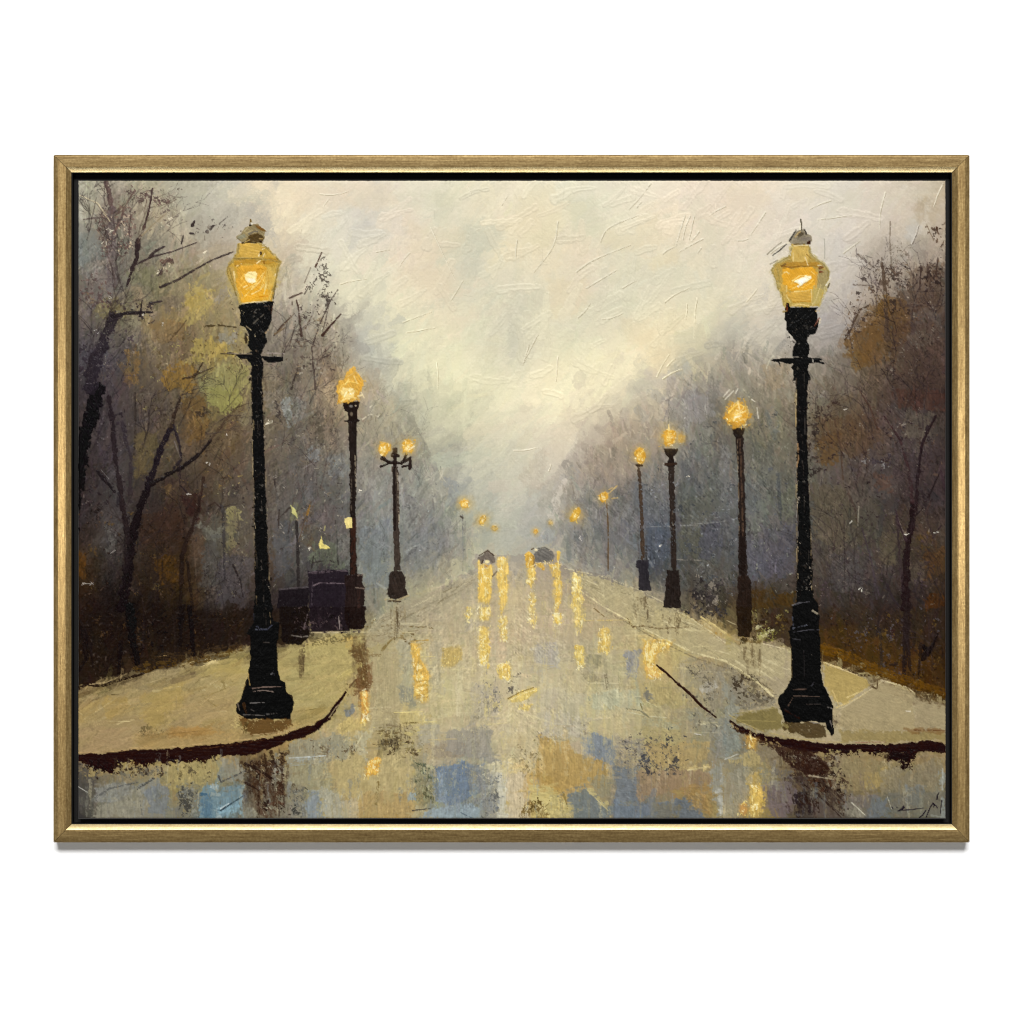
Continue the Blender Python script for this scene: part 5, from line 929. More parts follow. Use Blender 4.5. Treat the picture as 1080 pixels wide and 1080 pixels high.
for t, v, w, c in [(ZA, (230,640,560,640,860,660), 1., '8f6d2a'), (ZA, (240,745,300,735), 1.6, '8f6420'), (ZA, (260,750,340,710), 1.4, 'f0d490'), (ZA, (550,710,600,670), 1.4, 'fae6b0'), (ZA, (400,1080,520,1010,640,850), 1.5, 'f4cf70'), (ZA, (480,1080,600,960,660,830), 1.3, 'f7dc8c'), (ZA, (600,1080,640,960,660,900), 1.4, 'efc862'), (ZA, (660,1080,680,980), 1.4, 'f0d27c'), (ZA, (300,1060,380,960), 1.6, 'f2c050'), (ZA, (330,930,370,860), 1.6, 'efc055'), (ZA, (560,800,600,780,640,800), 1.6, 'c58a25'), (ZA, (700,820,720,960,690,1080), 1.2, 'c79a3c'), (ZA, (830,780,830,900,800,1000), 1.2, '8f7a44'), (ZA, (800,1080,820,990), 2, '54431f'), (ZA, (805,890,815,860), 1.6, 'f0e0b4'), (ZA, (160,780,190,900,240,1070), 1.6, '8a7238'), (ZA, (220,830,240,960), 1.6, 'dcc489'), (ZA, (650,680,655,710), 2, '8a5f1e'),
                   (ZB, (300,140,360,70,400,20), 1.4, 'f6d070'), (ZB, (380,110,480,60,520,0), 1.4, 'f9df96'), (ZB, (520,110,540,40,550,0), 1.2, 'f0d68a'), (ZB, (580,170,610,80,635,0), 1.4, 'cdb060'), (ZB, (260,215,400,200,590,180), 1.2, 'f3dca0'), (ZB, (320,190,460,160), 1.8, 'f0b840'), (ZB, (470,140,560,130), 1.4, 'd98f20'), (ZB, (240,200,220,80,190,0), 2, 'c8ab62'), (ZB, (625,160,640,40,648,0), 1.6, '4c4022'), (ZB, (150,140,110,60), 1.4, 'c0ad72'), (ZB, (205,120,180,50), 1.4, '75622f'), (ZB, (290,30,330,10), 1.2, 'fae3a0'), (ZB, (440,40,500,80), 1.2, 'd0952c')]:
    stroke(q(t, *v), w, c, .85, .15, 1., .8, .1, w*.7, .4)
for v in [(290,440,280,560,220,640,140,760,130,850,190,980,240,1080), (600,430,690,480,770,570,885,690,850,760,830,900,810,1010,770,1090), (225,650,420,640,640,650,880,690)]:
    stroke(q(ZA, *v), 3.2, 'a08a4c', .7, .45, .7, .8, .2, 2.4, .7); stroke(q(ZA, *v), 1.2, '7a6430', .75, .5, .8, .8, .2, 1, .7)
stroke(q(ZB, 250,215,230,130,190,0), 3, 'a89250', .65, .4, .7, .8, .2, 2, .7); stroke(q(ZB, 605,185,635,60,645,0), 2.4, '9a8244', .7, .4, .7, .8, .2, 2, .7)
poly(q(ZA, 380,870,430,825,530,825,555,870,535,920,540,970,480,1000,420,985,380,950), 'fbe6a2', .8, .97, 1, 1.3, .05, 20); poly(q(ZA, 400,920,520,920,520,980,430,980), 'fff6d6', .8, .85, 1.5, 1.3, .03, 20)
blob(*q(ZA, 605, 565)[0], 1.8, 2.4, '2c1c0c', .95, .5, h=.8, label=True); fleck(*q(ZA, 585, 580)[0], 3.4, 1.2, 70, 'f3e2b4', .9); fleck(*q(ZA, 650, 590)[0], 3.4, 1.2, 60, 'efdcae', .9); fleck(*q(ZA, 650, 500)[0], 3, 1.2, 20, 'ead29a', .9)
part('painted_street_lamp.near_left')
poly(q(ZA, 345,425,330,390,260,370,270,330,330,270,390,200,440,180,455,90,475,90,480,150,560,150,680,245,650,290,660,350,625,420), '8c7c55', 1., .95, 1, .8, .15, 40)
poly(q(ZA, 400,400,420,340,480,300,560,270,640,310,655,350,620,420,500,400), '4d3a1c', 1., .9, 1.2, .8, .2, 10); poly(q(ZA, 510,150,600,180,680,250,620,250,550,200), '7c5522', .7, .92, 1, .8, .15, -35); poly(q(ZA, 260,340,380,290,400,330,330,370), '8f8c72', .8, .85, 1.2, .6, .1, 20)
for v, w, c in [((340,425,400,405,540,415), 1.6, '2a1a0a'), ((600,400,620,405), 2.2, '2a1a0c'), ((455,165,470,155), 2.2, '17110a'), ((458,140,460,80), 1.6, '6b5226'), ((470,140,475,150), 2, 'e2dcc8'), ((320,250,330,245), 1.4, '3a2c18'), ((360,260,430,190), 1.4, 'b5a67a'), ((400,280,480,240), 1.4, 'b0a074'), ((440,290,520,250,560,255), 1.8, '6c6458'), ((590,360,630,360), 1.6, 'a88c54'), ((390,370,420,340), 1.4, 'a8986a'), ((380,410,440,375), 1.2, 'c9ad62')]: stroke(q(ZA, *v), w, c, .9, .15, .9, .8, .1, w*.8, .4)
# cup, neck, crossbar, post
poly(q(ZB, 222,262,240,230,330,218,480,205,600,188,630,195,625,250,605,340,605,400,580,470,545,560,560,640,520,720,480,800,510,900,515,1090,350,1090,372,990,380,930,340,870,330,840,240,840,200,800,110,785,110,775,300,792,385,760,335,700,345,640,355,570,310,490,250,455,275,380,250,300), BK, .9, .98, .9, .45, .3, 60)
poly(q(ZB, 250,250,620,215,600,400,575,470,540,520,520,560,510,720,480,790,420,800,350,730,350,560,300,480,255,450), BK, 1.2, .98, .9, .4, .3, 70)
poly(q(ZB, 200,800,300,792,385,800,385,850,250,842), BK, .8, .9, .9, .4, .3, 0)
poly(q(ZB, 480,815,735,825,740,870,640,885,560,880,520,860), BK, .8, .98, .9, .45, .3, 0); poly(q(ZB, 300,520,350,590,330,670,300,670), '241a10', .8, .8, 1, .7)
poly([(264.5,398),(276.5,398),(277.5,440),(280,520),(283,600),(287,645),(268.5,645),(268.5,600),(268,520),(265.5,440)], BK, 1., .98, 1, .45, .35, 88)
for t, v, w, c in [(ZB, (405,440,470,380,525,335), 1.4, '6a6458'), (ZB, (580,290,575,240,520,250), 1.2, '57483a'), (ZB, (320,475,375,520), 1.2, '8a7c60'), (ZB, (540,550,570,520), 1.8, 'b09672'), (ZB, (600,330,615,250), 1.6, '40261a'), (ZB, (110,780,240,790,380,790), 1.2, '9c8b72'), (ZB, (500,775,640,785,750,788), 1.1, 'a3938c'), (ZB, (640,575,700,510,864,330), 1.4, '5a4636'), (ZB, (650,560,760,490), 2, '6d5a40'), (ZB, (330,590,345,640), 1.2, 'c9b078')]: stroke(q(t, *v), w, c, .8, .25, .9, .8, .1, w*.7, .4)
part('painted_street_lamp.near_left/pedestal')
poly(q(ZC, 210,-10,370,-10,360,60,372,120,420,125,415,200,400,290,405,420,408,520,430,590,465,620,475,690,520,720,535,790,515,890,510,920,330,915,150,915,75,870,68,790,110,750,120,690,140,620,165,560,180,460,185,290,180,240,150,215,185,170,210,130), BK, .9, .98, .9, .45, .3, 88)
for v, w, c in [((195,165,240,160,260,180,320,185,360,150), 1.6, '4c5060'), ((230,185,280,190), 1.4, '5c606c'), ((290,290,340,292), 1.1, '4c4640'), ((165,545,180,640), 1.4, 'b0935a'), ((200,665,300,655,440,650), 1.4, '8a7468'), ((210,690,290,680,370,692), 1.3, '968478'), ((185,785,300,778), 1.3, '807c78'), ((130,880,300,885), 1.2, '6a6660'), ((320,875,400,868), 1.6, '6a6864'), ((190,840,215,850), 1.4, '55524e'), ((80,790,95,840), 1.4, '7d7060'), ((130,790,150,860), 3, '3f2a18'), ((150,620,130,670), 1.4, '7a5f34'), ((355,550,365,540), 2, '6a6a6c'), ((480,700,525,740), 1.4, '4c3a24'), ((370,520,380,560), 1.4, '33343a'), ((210,60,215,110), 1.2, '2f3038')]: stroke(q(ZC, *v), w, c, .75, .3, .9, .8, .1, w*.7, .4)
part(None)
poly(q(ZC, 80,880,160,915,510,915,520,960,430,1020,200,1050,130,1000), '5a3f1f', 2.2, .85, 2.5, .5, .15, 5, .15, label=False); stroke(q(ZC, 200,1040,430,1025,560,990), 1.1, 'b9a074', .6, .3, .8, label=False)
crumbs(ZC, (40,880,180,920,160,1040,40,1000), 30, ['4a3a20', '7a6a40', 'c0ac70']); crumbs(ZB, (150,80,864,80,864,1080,0,1080,0,480), 40, ['57493a', 'c2b28c', '3c3026'], (.5, 1.2), (1.5, 5))
crumbs(ZB, (350,210,590,210,560,700,480,1080,380,1080), 46, ['3c3a36', '5a564e', '2a2622'], (.5, 1.1), (1, 2.5), .8)

lamp('near_right')
CUR[0] = 0; blob(845, 294, 46, 52, 'e0cf9c', .30, .0, 0, .3, .1); lamp('near_right')
for v in [(120,790,300,640,640,560,860,680,960,880,900,1080,200,1080)]: poly(q(ZD, *v), 'bcae84', 3, .75, 4, .5, .06, 85, label=False)
part('painted_street_lamp.near_right/lantern')
poly(q(ZD, 400,490,410,440,660,440,665,560,740,640,860,720,935,830,920,960,880,1090,210,1090,190,950,120,800,200,700,330,640,390,580), 'b49548', 1.3, .95, 1.4, .9, .1, 70)
poly(q(ZE, 180,0,740,0,690,130,640,250,560,255,330,255,260,300,230,210,200,90), 'bda04e', 1.4, .95, 1.4, .9, .1, 80)
poly(q(ZD, 410,470,650,480,660,600,640,740,440,750,400,620), 'cfae5e', 1.2, .9, 2, .8, .08, 85); poly(q(ZD, 260,700,440,680,800,700,780,760,550,760,280,800), 'b0822e', 1.2, .85, 1.6, .8, .12, 8)
poly(q(ZD, 280,800,420,770,540,765,760,770,790,900,760,1090,260,1090), 'e2a632', 1.8, .96, 2.5, .9, .08, 60); poly(q(ZE, 270,0,580,0,560,70,330,80), 'e6a82e', 1.8, .92, 3, .9, .08, 20); poly(q(ZE, 270,80,560,70,555,200,330,210,290,160), 'd2a548', 1.6, .95, 2, .9, .08, 10); poly(q(ZE, 560,0,720,0,660,160,620,230,560,230), 'b9a664', 1.4, .8, 2, .8, .1, 80); poly(q(ZE, 190,0,270,0,280,160,240,210), 'c4a456', 1.2, .8, 2, .8, .1, 80)
poly(q(ZD, 780,780,930,800,940,900,890,1080,780,1080), '9f9064', 1.6, .85, 2.5, .8, .1, 80)
for t, v, w, c in [(ZD, (260,745,400,770,550,745), 1.8, '8a5f22'), (ZD, (560,755,790,745), 1.4, '8f6a28'), (ZD, (270,740,320,720), 2.4, '6f5228'), (ZD, (270,670,380,650), 1.2, 'e3cc92'), (ZD, (300,840,340,830,360,860,400,810), 1.4, 'f6e2a2'), (ZD, (420,960,520,890,640,880), 1.6, 'f8d880'), (ZD, (400,1000,480,950), 1.6, 'f3c45a'), (ZD, (560,1060,680,990,720,940), 1.6, 'f2bf50'), (ZD, (640,1080,720,1020), 1.4, 'e9b040'), (ZD, (690,830,740,870), 1.4, 'f3cd74'), (ZD, (600,620,640,740), 1.4, 'e8d09a'), (ZD, (620,580,680,640), 1.2, '8f6d30'), (ZD, (430,560,430,680), 1.2, 'e3cb8c'), (ZD, (500,560,510,640), 1.2, 'c09a4a'), (ZD, (800,780,860,760), 2.6, '6a3d20'), (ZD, (810,830,850,835), 2, '6a3018'), (ZD, (800,750,860,730), 1.4, '553018'), (ZD, (780,740,830,740), 1.2, 'eedcb0'), (ZD, (860,720,930,800,920,900), 1.4, '8c8058'), (ZD, (200,780,230,900,220,1080), 1.6, 'a08a4a'), (ZD, (140,740,250,680,380,600), 1.4, '9c8a50'), (ZD, (690,600,800,680), 1.4, 'a08a52'), (ZD, (760,860,750,1060), 1.6, 'd2a04a'),
                   (ZE, (360,80,480,70,550,55), 1.4, 'f6dc92'), (ZE, (300,60,380,20,440,30), 1.4, 'f8d070'), (ZE, (330,235,420,225,520,240), 1.4, 'efd08a'), (ZE, (340,200,540,190), 1.2, 'b5852c'), (ZE, (550,60,560,220), 1.2, 'e0c888'), (ZE, (270,20,270,140,310,200), 1.4, 'dcc07c'), (ZE, (560,240,600,180,640,60,660,0), 1.2, 'cdb87c'), (ZE, (700,110,720,20,740,0), 1.4, 'd8cfae'), (ZE, (215,90,240,210), 1.2, '947a3c'), (ZE, (740,30,755,0), 1.4, '4c4228'), (ZE, (400,20,440,5), 2, 'fff6d8'), (ZE, (260,110,300,60), 1.2, 'c39438')]:
    stroke(q(t, *v), w, c, .85, .15, 1., .8, .1, w*.7, .4)
for v in [(400,490,390,580,330,640,200,700,120,800,190,950,220,1080), (660,450,670,560,740,640,860,720,935,830,920,960,880,1090)]:
    stroke(q(ZD, *v), 3.4, 'a89a66', .7, .45, .7, .8, .2, 2.4, .7); stroke(q(ZD, *v), 1.2, '85733c', .7, .5, .8, .8, .2, 1, .7)
stroke(q(ZE, 180,0,205,100,240,240), 3, 'a8965a', .65, .4, .7, .8, .2, 2, .7); stroke(q(ZE, 735,0,690,130,640,250), 3, 'b0a270', .65, .4, .7, .8, .2, 2, .7)
poly(q(ZD, 440,970,520,925,600,890,680,890,690,920,620,970,530,1030,500,1000,470,985), 'fff4cc', .7, .98, 1, 1.3, .04, 35); poly(q(ZD, 500,960,600,920,640,930,540,1010), 'fffdf2', .6, .9, 1.2, 1.3, .02, 35)
part('painted_street_lamp.near_right')
poly(q(ZD, 370,395,420,320,480,260,520,235,580,225,620,290,680,320,690,370,675,435,620,440,440,440,390,425), '877c66', 1.1, .95, 1.1, .8, .15, 25)
poly(q(ZD, 480,300,540,250,600,270,580,310,500,350), '5c503c', .8, .9, 1, .8, .2, 40); poly(q(ZD, 575,225,600,220,632,290,610,305), '221c18', .5, .95, .9, .9); poly(q(ZD, 620,405,680,380,672,440,620,435), '33190f', .7, .95, .9, .9); poly(q(ZD, 510,350,640,330,680,340,670,380,560,390), '857a6c', .7, .9, 1, .8, .08, 10)
for v, w, c in [((380,380,430,300,470,235), 1.7, '33302c'), ((545,230,545,150,538,80), 1.5, '4c4636'), ((528,230,530,140), 1., 'efe6cc'), ((460,330,500,280,530,260), 1.3, 'b59c68'), ((440,437,560,435,600,430), 1.3, '6a5428'), ((440,460,640,455), 1.2, 'd9c48c'), ((400,430,420,360), 1.4, 'a59c84'), ((60,580,180,470,260,410), 1.1, '8c8470'), ((140,600,230,530,330,440), 1.6, '2c2a26'), ((130,620,210,560), 1, 'f0e8d2'), ((100,720,210,660), 1.2, '8c8470'), ((330,420,385,420), 1.6, 'e6dcc0'), ((920,1060,945,1000), 1.6, '54482c'), ((900,1020,960,920), 1.4, 'ece4cc'), ((875,360,880,480,880,640), 1, 'a39f90')]: stroke(q(ZD, *v), w, c, .9, .15, .9, .8, .1, w*.8, .4, label=(c in ('33302c', '4c4636', '6a5428')))
poly(q(ZE, 255,310,262,205,290,215,300,250,330,265,440,250,560,262,625,262,600,300,625,350,620,430,655,375,650,410,600,560,545,575,505,600,500,640,525,700,525,790,510,820,530,850,520,900,515,980,545,1050,540,1090,345,1090,350,1040,345,980,315,945,340,910,360,890,330,800,350,700,370,650,330,600,262,520,275,470,245,390), BK, .9, .98, .9, .45, .3, 60)
poly(q(ZE, 80,858,180,845,240,838,440,835,560,830,650,840,665,855,640,870,710,895,690,905,600,885,520,905,300,905,190,880,195,930,185,890), BK, .8, .98, .9, .45, .3, 0)
poly([(839.5,398),(852.5,398),(851.5,440),(853.5,520),(857,600),(858,650),(840,650),(841,600),(841,520),(840.5,440)], BK, 1., .98, 1, .45, .35, 88)
for t, v, w, c in [(ZE, (240,822,340,822,440,832), 1.1, 'a39a8c'), (ZE, (270,300,275,225), 1.6, '7a3a1e'), (ZE, (590,470,640,380), 1.4, '7a4a38'), (ZE, (640,440,655,385), 1.6, 'e6d8b4'), (ZE, (320,440,340,430), 1.8, '4a4640'), (ZE, (400,680,415,670), 1.6, '6c6860'), (ZE, (545,490,560,480), 1.6, '5a564e'), (ZE, (230,310,265,300), 2, '8a7440'), (ZE, (565,850,570,885), 1.4, 'a8a294'), (ZE, (600,300,640,300), 1.6, 'c9a868'), (TH, (335,20,335,180), 1.2, 'c9a96a'), (TH, (345,260,348,330,340,370), 1.8, 'a5825c'), (TH, (340,540,345,700), 1.4, '97928a'), (TH, (345,600,342,760), 1.2, '57504a')]: stroke(q(t, *v), w, c, .8, .3, .9, .8, .1, w*.7, .4, label=False)
part('painted_street_lamp.near_right/pedestal')
poly(q(ZF, 240,-10,345,-10,360,80,390,110,400,200,398,300,410,400,412,600,425,680,470,770,500,850,495,900,505,1040,490,1055,460,1010,445,960,350,950,200,965,150,960,135,890,105,820,120,770,180,700,205,640,205,480,190,360,180,310,210,260,205,140,245,100), BK, .9, .98, .9, .45, .3, 88)
for v, w, c in [((210,125,260,108,330,100), 1.6, '5c5c60'), ((355,165,385,185), 2.6, 'b0a58c'), ((215,290,300,268,320,262), 1.8, '5a5e68'), ((220,315,320,302,400,298), 1.3, '54545a'), ((210,210,215,270), 1.3, '555a68'), ((215,365,265,372), 1.2, '3f3f42'), ((220,725,310,722), 1.2, '6a564a'), ((220,770,400,775), 1.2, '6c5a4e'), ((180,840,210,785), 1.4, '6a5648'), ((310,830,410,830), 1.2, '4a4440'), ((160,870,260,930), 3, '2c1a12'), ((460,850,490,860), 1.6, '8a8680'), ((320,960,400,968), 1.8, '77706a'), ((340,460,345,475), 1.8, '8a8478'), ((290,450,295,640), 1.1, '2c2a2a'), ((345,700,370,665), 1.4, '4a4a50'), ((480,950,490,1000), 1.6, '77706a'), ((200,420,205,640), 1.2, '5a4c30'), ((425,440,420,600), 1.2, '7a6638')]: stroke(q(ZF, *v), w, c, .75, .3, .9, .8, .1, w*.7, .4)
part(None)
poly(q(ZF, 150,960,340,960,445,985,450,1060,330,1075,150,1010), '3d2e18', 2, .8, 2, .5, .15, 5, .1, label=False); crumbs(ZF, (130,960,200,960,200,1040,140,1010), 14, ['4a3c20', '8a7c4c'])
crumbs(ZE, (270,280,600,280,560,560,380,700,360,800,520,1080,360,1080), 44, ['3c3a36', '4a463e', '2a2622'], (.5, 1.1), (1, 2.5), .8)
crumbs(TE, (900,20,950,20,985,1000,930,1040), 60, ['3c3a36', '57534c', '2a2622'], (.5, 1.1), (1, 2.5), .8); crumbs(TH, (345,20,385,20,405,980,350,980), 60, ['3c3a36', '57534c', '2a2622'], (.5, 1.1), (1, 2.5), .8)
crumbs(TE, (890,20,905,20,925,1000,910,1000), 30, ['1a1512', '8b8070'], (.6, 1.2), (1, 2.5), .8); crumbs(TE, (945,20,965,20,985,1000,970,1000), 30, ['1a1512', '8b8070'], (.6, 1.2), (1, 2.5), .8)
crumbs(TH, (335,20,345,20,350,980,340,980), 30, ['1a1512', '9b9080'], (.6, 1.2), (1, 2.5), .8); crumbs(TH, (385,20,405,20,420,980,400,980), 60, ['1a1512', '2c2420', '9b9080'], (.6, 1.2), (1, 3), .8)
for xa, xb, ya, yb, hw, c in [(270.5, 277.5, 390, 645, 6.2, 0), (846, 849, 390, 640, 6.2, 0)]:
    for k in range(46):
        u = rng.random(); y = ya+(yb-ya)*u; x = xa+(xb-xa)*u+(-1 if k % 3 else 1)*(hw+1.5*u)+rng.normal(0, .5); L = rng.uniform(4, 18)
        stroke([(x, y), (x+rng.normal(.2, .4), y+L)], rng.uniform(.7, 1.5), ['a38f68', '8a7a58', 'b8a680', '6a5a42', '3a3028'][k % 5], rng.uniform(.4, .8), .45, .8, .8, .1, .7, .5, label=False)
    for k in range(26):
        u = rng.random(); y = ya+(yb-ya)*u; x = xa+(xb-xa)*u+rng.normal(0, hw*.5); L = rng.uniform(5, 20)
        stroke([(x, y), (x+.3, y+L)], rng.uniform(.6, 1.2), ['33302c', '45413b', '2a2522', '57514a'][k % 4], rng.uniform(.3, .7), .5, .5, .8, .1, .6, .5, label=False)
# ---------------------------------------------------------------- signature, low in the right corner
part('painted_signature')
SG = (940,800,9.)
for v, w in [((65,500,110,492,180,488,310,474), 1.0), ((70,498,100,480,118,455,125,470,105,490), 1.1), ((118,455,130,470), 1.), ((8,462,18,475), 1.0), ((55,468,66,468), .9), ((270,562,300,540,330,495), 1.5), ((335,562,350,520,375,460,400,430), 1.2), ((375,462,400,425,412,440,405,462), 1.3), ((410,440,430,450,440,470), 1.2), ((436,390,442,350,455,325), 1.3), ((484,398,476,450,470,525), .9)]:
    stroke(q(SG, *v), w, '17121c', .97, .0, .7, .6, .05, w*.8, .2)
part(None)
# dragged-brush grain through the whole skin of paint
_D = noise(2.2, 2.2, 61); _k = np.zeros((H, W), f32)
def diag(src, sx, sy, n):
    o = src*0
    for i in range(n): o += np.roll(np.roll(src, i*sy, 0), i*sx, 1)
    return o/math.sqrt(n)
GD1 = diag(noise(1.5, 1.5, 62), 1, -1, 5); GD2 = diag(noise(1.5, 1.5, 63), 1, 1, 5)
_lum = (IMG*np.array([.3, .55, .15], f32)).sum(-1)
_left = (XX < 540)[None, :]
_soft = np.clip((.72-_lum)/.35, .18, 1)
amt = np.where(LAB0 == 0, .022+.07*np.clip((.80-_lum)/.35, 0, 1), .105)
for k_, v_ in LABELS.items():
    if v_ and v_.startswith('painted_woodland'): amt = np.where(LAB0 == k_, .20*_soft, amt)
    if v_ and v_.startswith('painted_pavement'): amt = np.where(LAB0 == k_, .075, amt)
    if v_ and ('lamp' in v_ or 'car' in v_ or 'bin' in v_ or 'signature' in v_): amt = np.where(LAB == k_, .05, amt)
for b_ in range(3): amt = (amt+np.roll(amt, 5, 0)+np.roll(amt, -5, 0)+np.roll(amt, 5, 1)+np.roll(amt, -5, 1))/5
grain = np.where(_left, GD1, GD2)*.55+GR_V*.75+NF*.35
grain *= (.65+.6*np.roll(NL, 300, 1)+.5*np.roll(NM, 77, 0))
IMG *= (1+amt*grain)[..., None]
HT += (.08+np.minimum(amt, .09)*1.3)*grain
# weave of the canvas under the paint
HT += .04*(np.sin(XX*2.9)[None, :]+np.sin(YY*2.9)[:, None])*.5+.06*NF+.08*NM
IMG = np.clip(IMG, 0, 1)
PIGMENT = (.652, .650, .656); PIGLIFT = .0024; RELIEF = .8; LIPT = .50; LIPB = .55
KEY, LOW, AMB, SIDE = 2150, 15, .045, 5.8
# ================================================================ the framed picture and the wall, in metres
import bpy, bmesh
C = bpy.context.scene
MM = .001
CXM, CZM = 540.0, 540.0                      # picture-plane origin in millimetres
HZ = 1.5                                     # height of the view axis above the floor of the room
def wx(x): return (x-CXM)*MM
def wz(y): return HZ+(CZM-y)*MM
DEPTH = 21.0                                 # frame front stands this far off the wall, mm
# y = 0 is the plane of the frame's front; the wall lies behind it at +DEPTH

def link(o, parent=None):
    C.collection.objects.link(o)
    if parent: o.parent = parent
    return o
def material(name):
    m = bpy.data.materials.new(name); m.use_nodes = True
    nt = m.node_tree; return m, nt, nt.nodes['Principled BSDF']

# ---- materials
def gold_material(name, along, lip=False):
    g = .67 if along == 'x' else .92  # one gold; level rails' weaker sheen is put into a darker base colour
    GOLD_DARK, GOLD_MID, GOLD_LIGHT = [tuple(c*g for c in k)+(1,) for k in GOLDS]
    m, nt, b = material(name)
    N, Lk = nt.nodes, nt.links
    tc = N.new('ShaderNodeTexCoord'); mp = N.new('ShaderNodeMapping')
    s = (45, 500, 700) if along == 'x' else (700, 500, 45)
    mp.inputs['Scale'].default_value = s
    Lk.new(tc.outputs['Object'], mp.inputs['Vector'])
    n1 = N.new('ShaderNodeTexNoise'); n1.inputs['Scale'].default_value = 1; n1.inputs['Detail'].default_value = 6; n1.inputs['Roughness'].default_value = .7
    Lk.new(mp.outputs['Vector'], n1.inputs['Vector'])
    n2 = N.new('ShaderNodeTexNoise'); n2.inputs['Scale'].default_value = 420; n2.inputs['Detail'].default_value = 3
    Lk.new(tc.outputs['Object'], n2.inputs['Vector'])
    n3 = N.new('ShaderNodeTexNoise'); n3.inputs['Scale'].default_value = 14; n3.inputs['Detail'].default_value = 2
    Lk.new(mp.outputs['Vector'], n3.inputs['Vector']); 
    mx = N.new('ShaderNodeMix'); mx.data_type = 'FLOAT'; mx.inputs[0].default_value = .35
    Lk.new(n1.outputs['Fac'], mx.inputs[2]); Lk.new(n2.outputs['Fac'], mx.inputs[3])
    r = N.new('ShaderNodeValToRGB'); e = r.color_ramp.elements
    if lip:
        e[0].position = .25; e[0].color = (.56, .36, .13, 1); e[1].position = .62; e[1].color = (.96, .78, .42, 1)
    else:
        e[0].position = .30; e[0].color = GOLD_DARK; e[1].position = .70; e[1].color = GOLD_LIGHT
        k = r.color_ramp.elements.new(.5); k.color = GOLD_MID
    Lk.new(mx.outputs[0], r.inputs['Fac']); Lk.new(r.outputs['Color'], b.inputs['Base Color'])
    b.inputs['Metallic'].default_value = .95 if lip else .70
    b.inputs['Roughness'].default_value = .24 if lip else .27
    bp = N.new('ShaderNodeBump'); bp.inputs['Strength'].default_value = .06 if lip else .12; bp.inputs['Distance'].default_value = .0004
    Lk.new(mx.outputs[0], bp.inputs['Height']); Lk.new(bp.outputs['Normal'], b.inputs['Normal'])
    return m
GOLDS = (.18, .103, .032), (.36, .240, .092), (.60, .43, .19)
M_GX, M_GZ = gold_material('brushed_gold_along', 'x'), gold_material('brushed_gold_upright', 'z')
M_LX, M_LZ = gold_material('polished_gold_along', 'x', True), gold_material('polished_gold_upright', 'z', True)
M_BLACK, nt, b = material('black_stain')
b.inputs['Base Color'].default_value = (.006, .0055, .005, 1); b.inputs['Roughness'].default_value = .6; b.inputs['Specular IOR Level'].default_value = .1
M_LINEN, nt, b = material('canvas_edge')
b.inputs['Base Color'].default_value = (.012, .010, .009, 1); b.inputs['Roughness'].default_value = .8
M_WALL, nt, b = material('white_wall')
b.inputs['Base Color'].default_value = (.86, .86, .86, 1); b.inputs['Roughness'].default_value = .9; b.inputs['Specular IOR Level'].default_value = .1
nz = nt.nodes.new('ShaderNodeTexNoise'); nz.inputs['Scale'].default_value = 300; bp = nt.nodes.new('ShaderNodeBump'); bp.inputs['Strength'].default_value = .05; bp.inputs['Distance'].default_value = .0005
nt.links.new(nz.outputs['Fac'], bp.inputs['Height']); nt.links.new(bp.outputs['Normal'], b.inputs['Normal'])
M_PAINT, nt, b = material('oil_paint')
at = nt.nodes.new('ShaderNodeAttribute'); at.attribute_name = 'pigment'
nt.links.new(at.outputs['Color'], b.inputs['Base Color'])
b.inputs['Roughness'].default_value = .34; b.inputs['Specular IOR Level'].default_value = .03

# ---- the wall
def slab(name, x0, x1, y0, y1, z0, z1, mat, parent=None):
    bm = bmesh.new(); bmesh.ops.create_cube(bm, size=1)
    for v in bm.verts: v.co = ((x0+x1)/2+v.co.x*(x1-x0), (y0+y1)/2+v.co.y*(y1-y0), (z0+z1)/2+v.co.z*(z1-z0))
    me = bpy.data.meshes.new(name); bm.to_mesh(me); bm.free(); me.materials.append(mat)
    return link(bpy.data.objects.new(name, me), parent)
wall = slab('wall', -4, 4, DEPTH*MM, DEPTH*MM+.12, 0, 3.6, M_WALL); wall['kind'] = 'structure'; wall['label'] = 'plain white wall behind the framed picture'; wall['category'] = 'wall'

# ---- the framed picture: an Empty on the wall that carries every part
FX0, FY0, FX1, FY1 = 56.2, 163.2, 1022.8, 888.6      # outer edge of the frame
root = link(bpy.data.objects.new('framed_painting', None)); root.empty_display_size = .1
root.location = (wx((FX0+FX1)/2), DEPTH*MM, wz(FY1))
root['label'] = 'framed oil painting of a misty lamplit avenue in a gold frame'
root['category'] = 'painting'
ROOT = root.location.copy()

def mesh_obj(name, verts, faces, mat, parent, smooth=False):
    """mesh in world metres, stored relative to the framed picture"""
    me = bpy.data.meshes.new(name)
    me.from_pydata([(v[0]-ROOT.x, v[1]-ROOT.y, v[2]-ROOT.z) for v in verts], [], faces)
    if smooth:
        for p in me.polygons: p.use_smooth = True
    me.materials.append(mat)
    bm = bmesh.new(); bm.from_mesh(me); bmesh.ops.recalc_face_normals(bm, faces=bm.faces); bm.to_mesh(me); bm.free()
    return link(bpy.data.objects.new(name, me), parent)

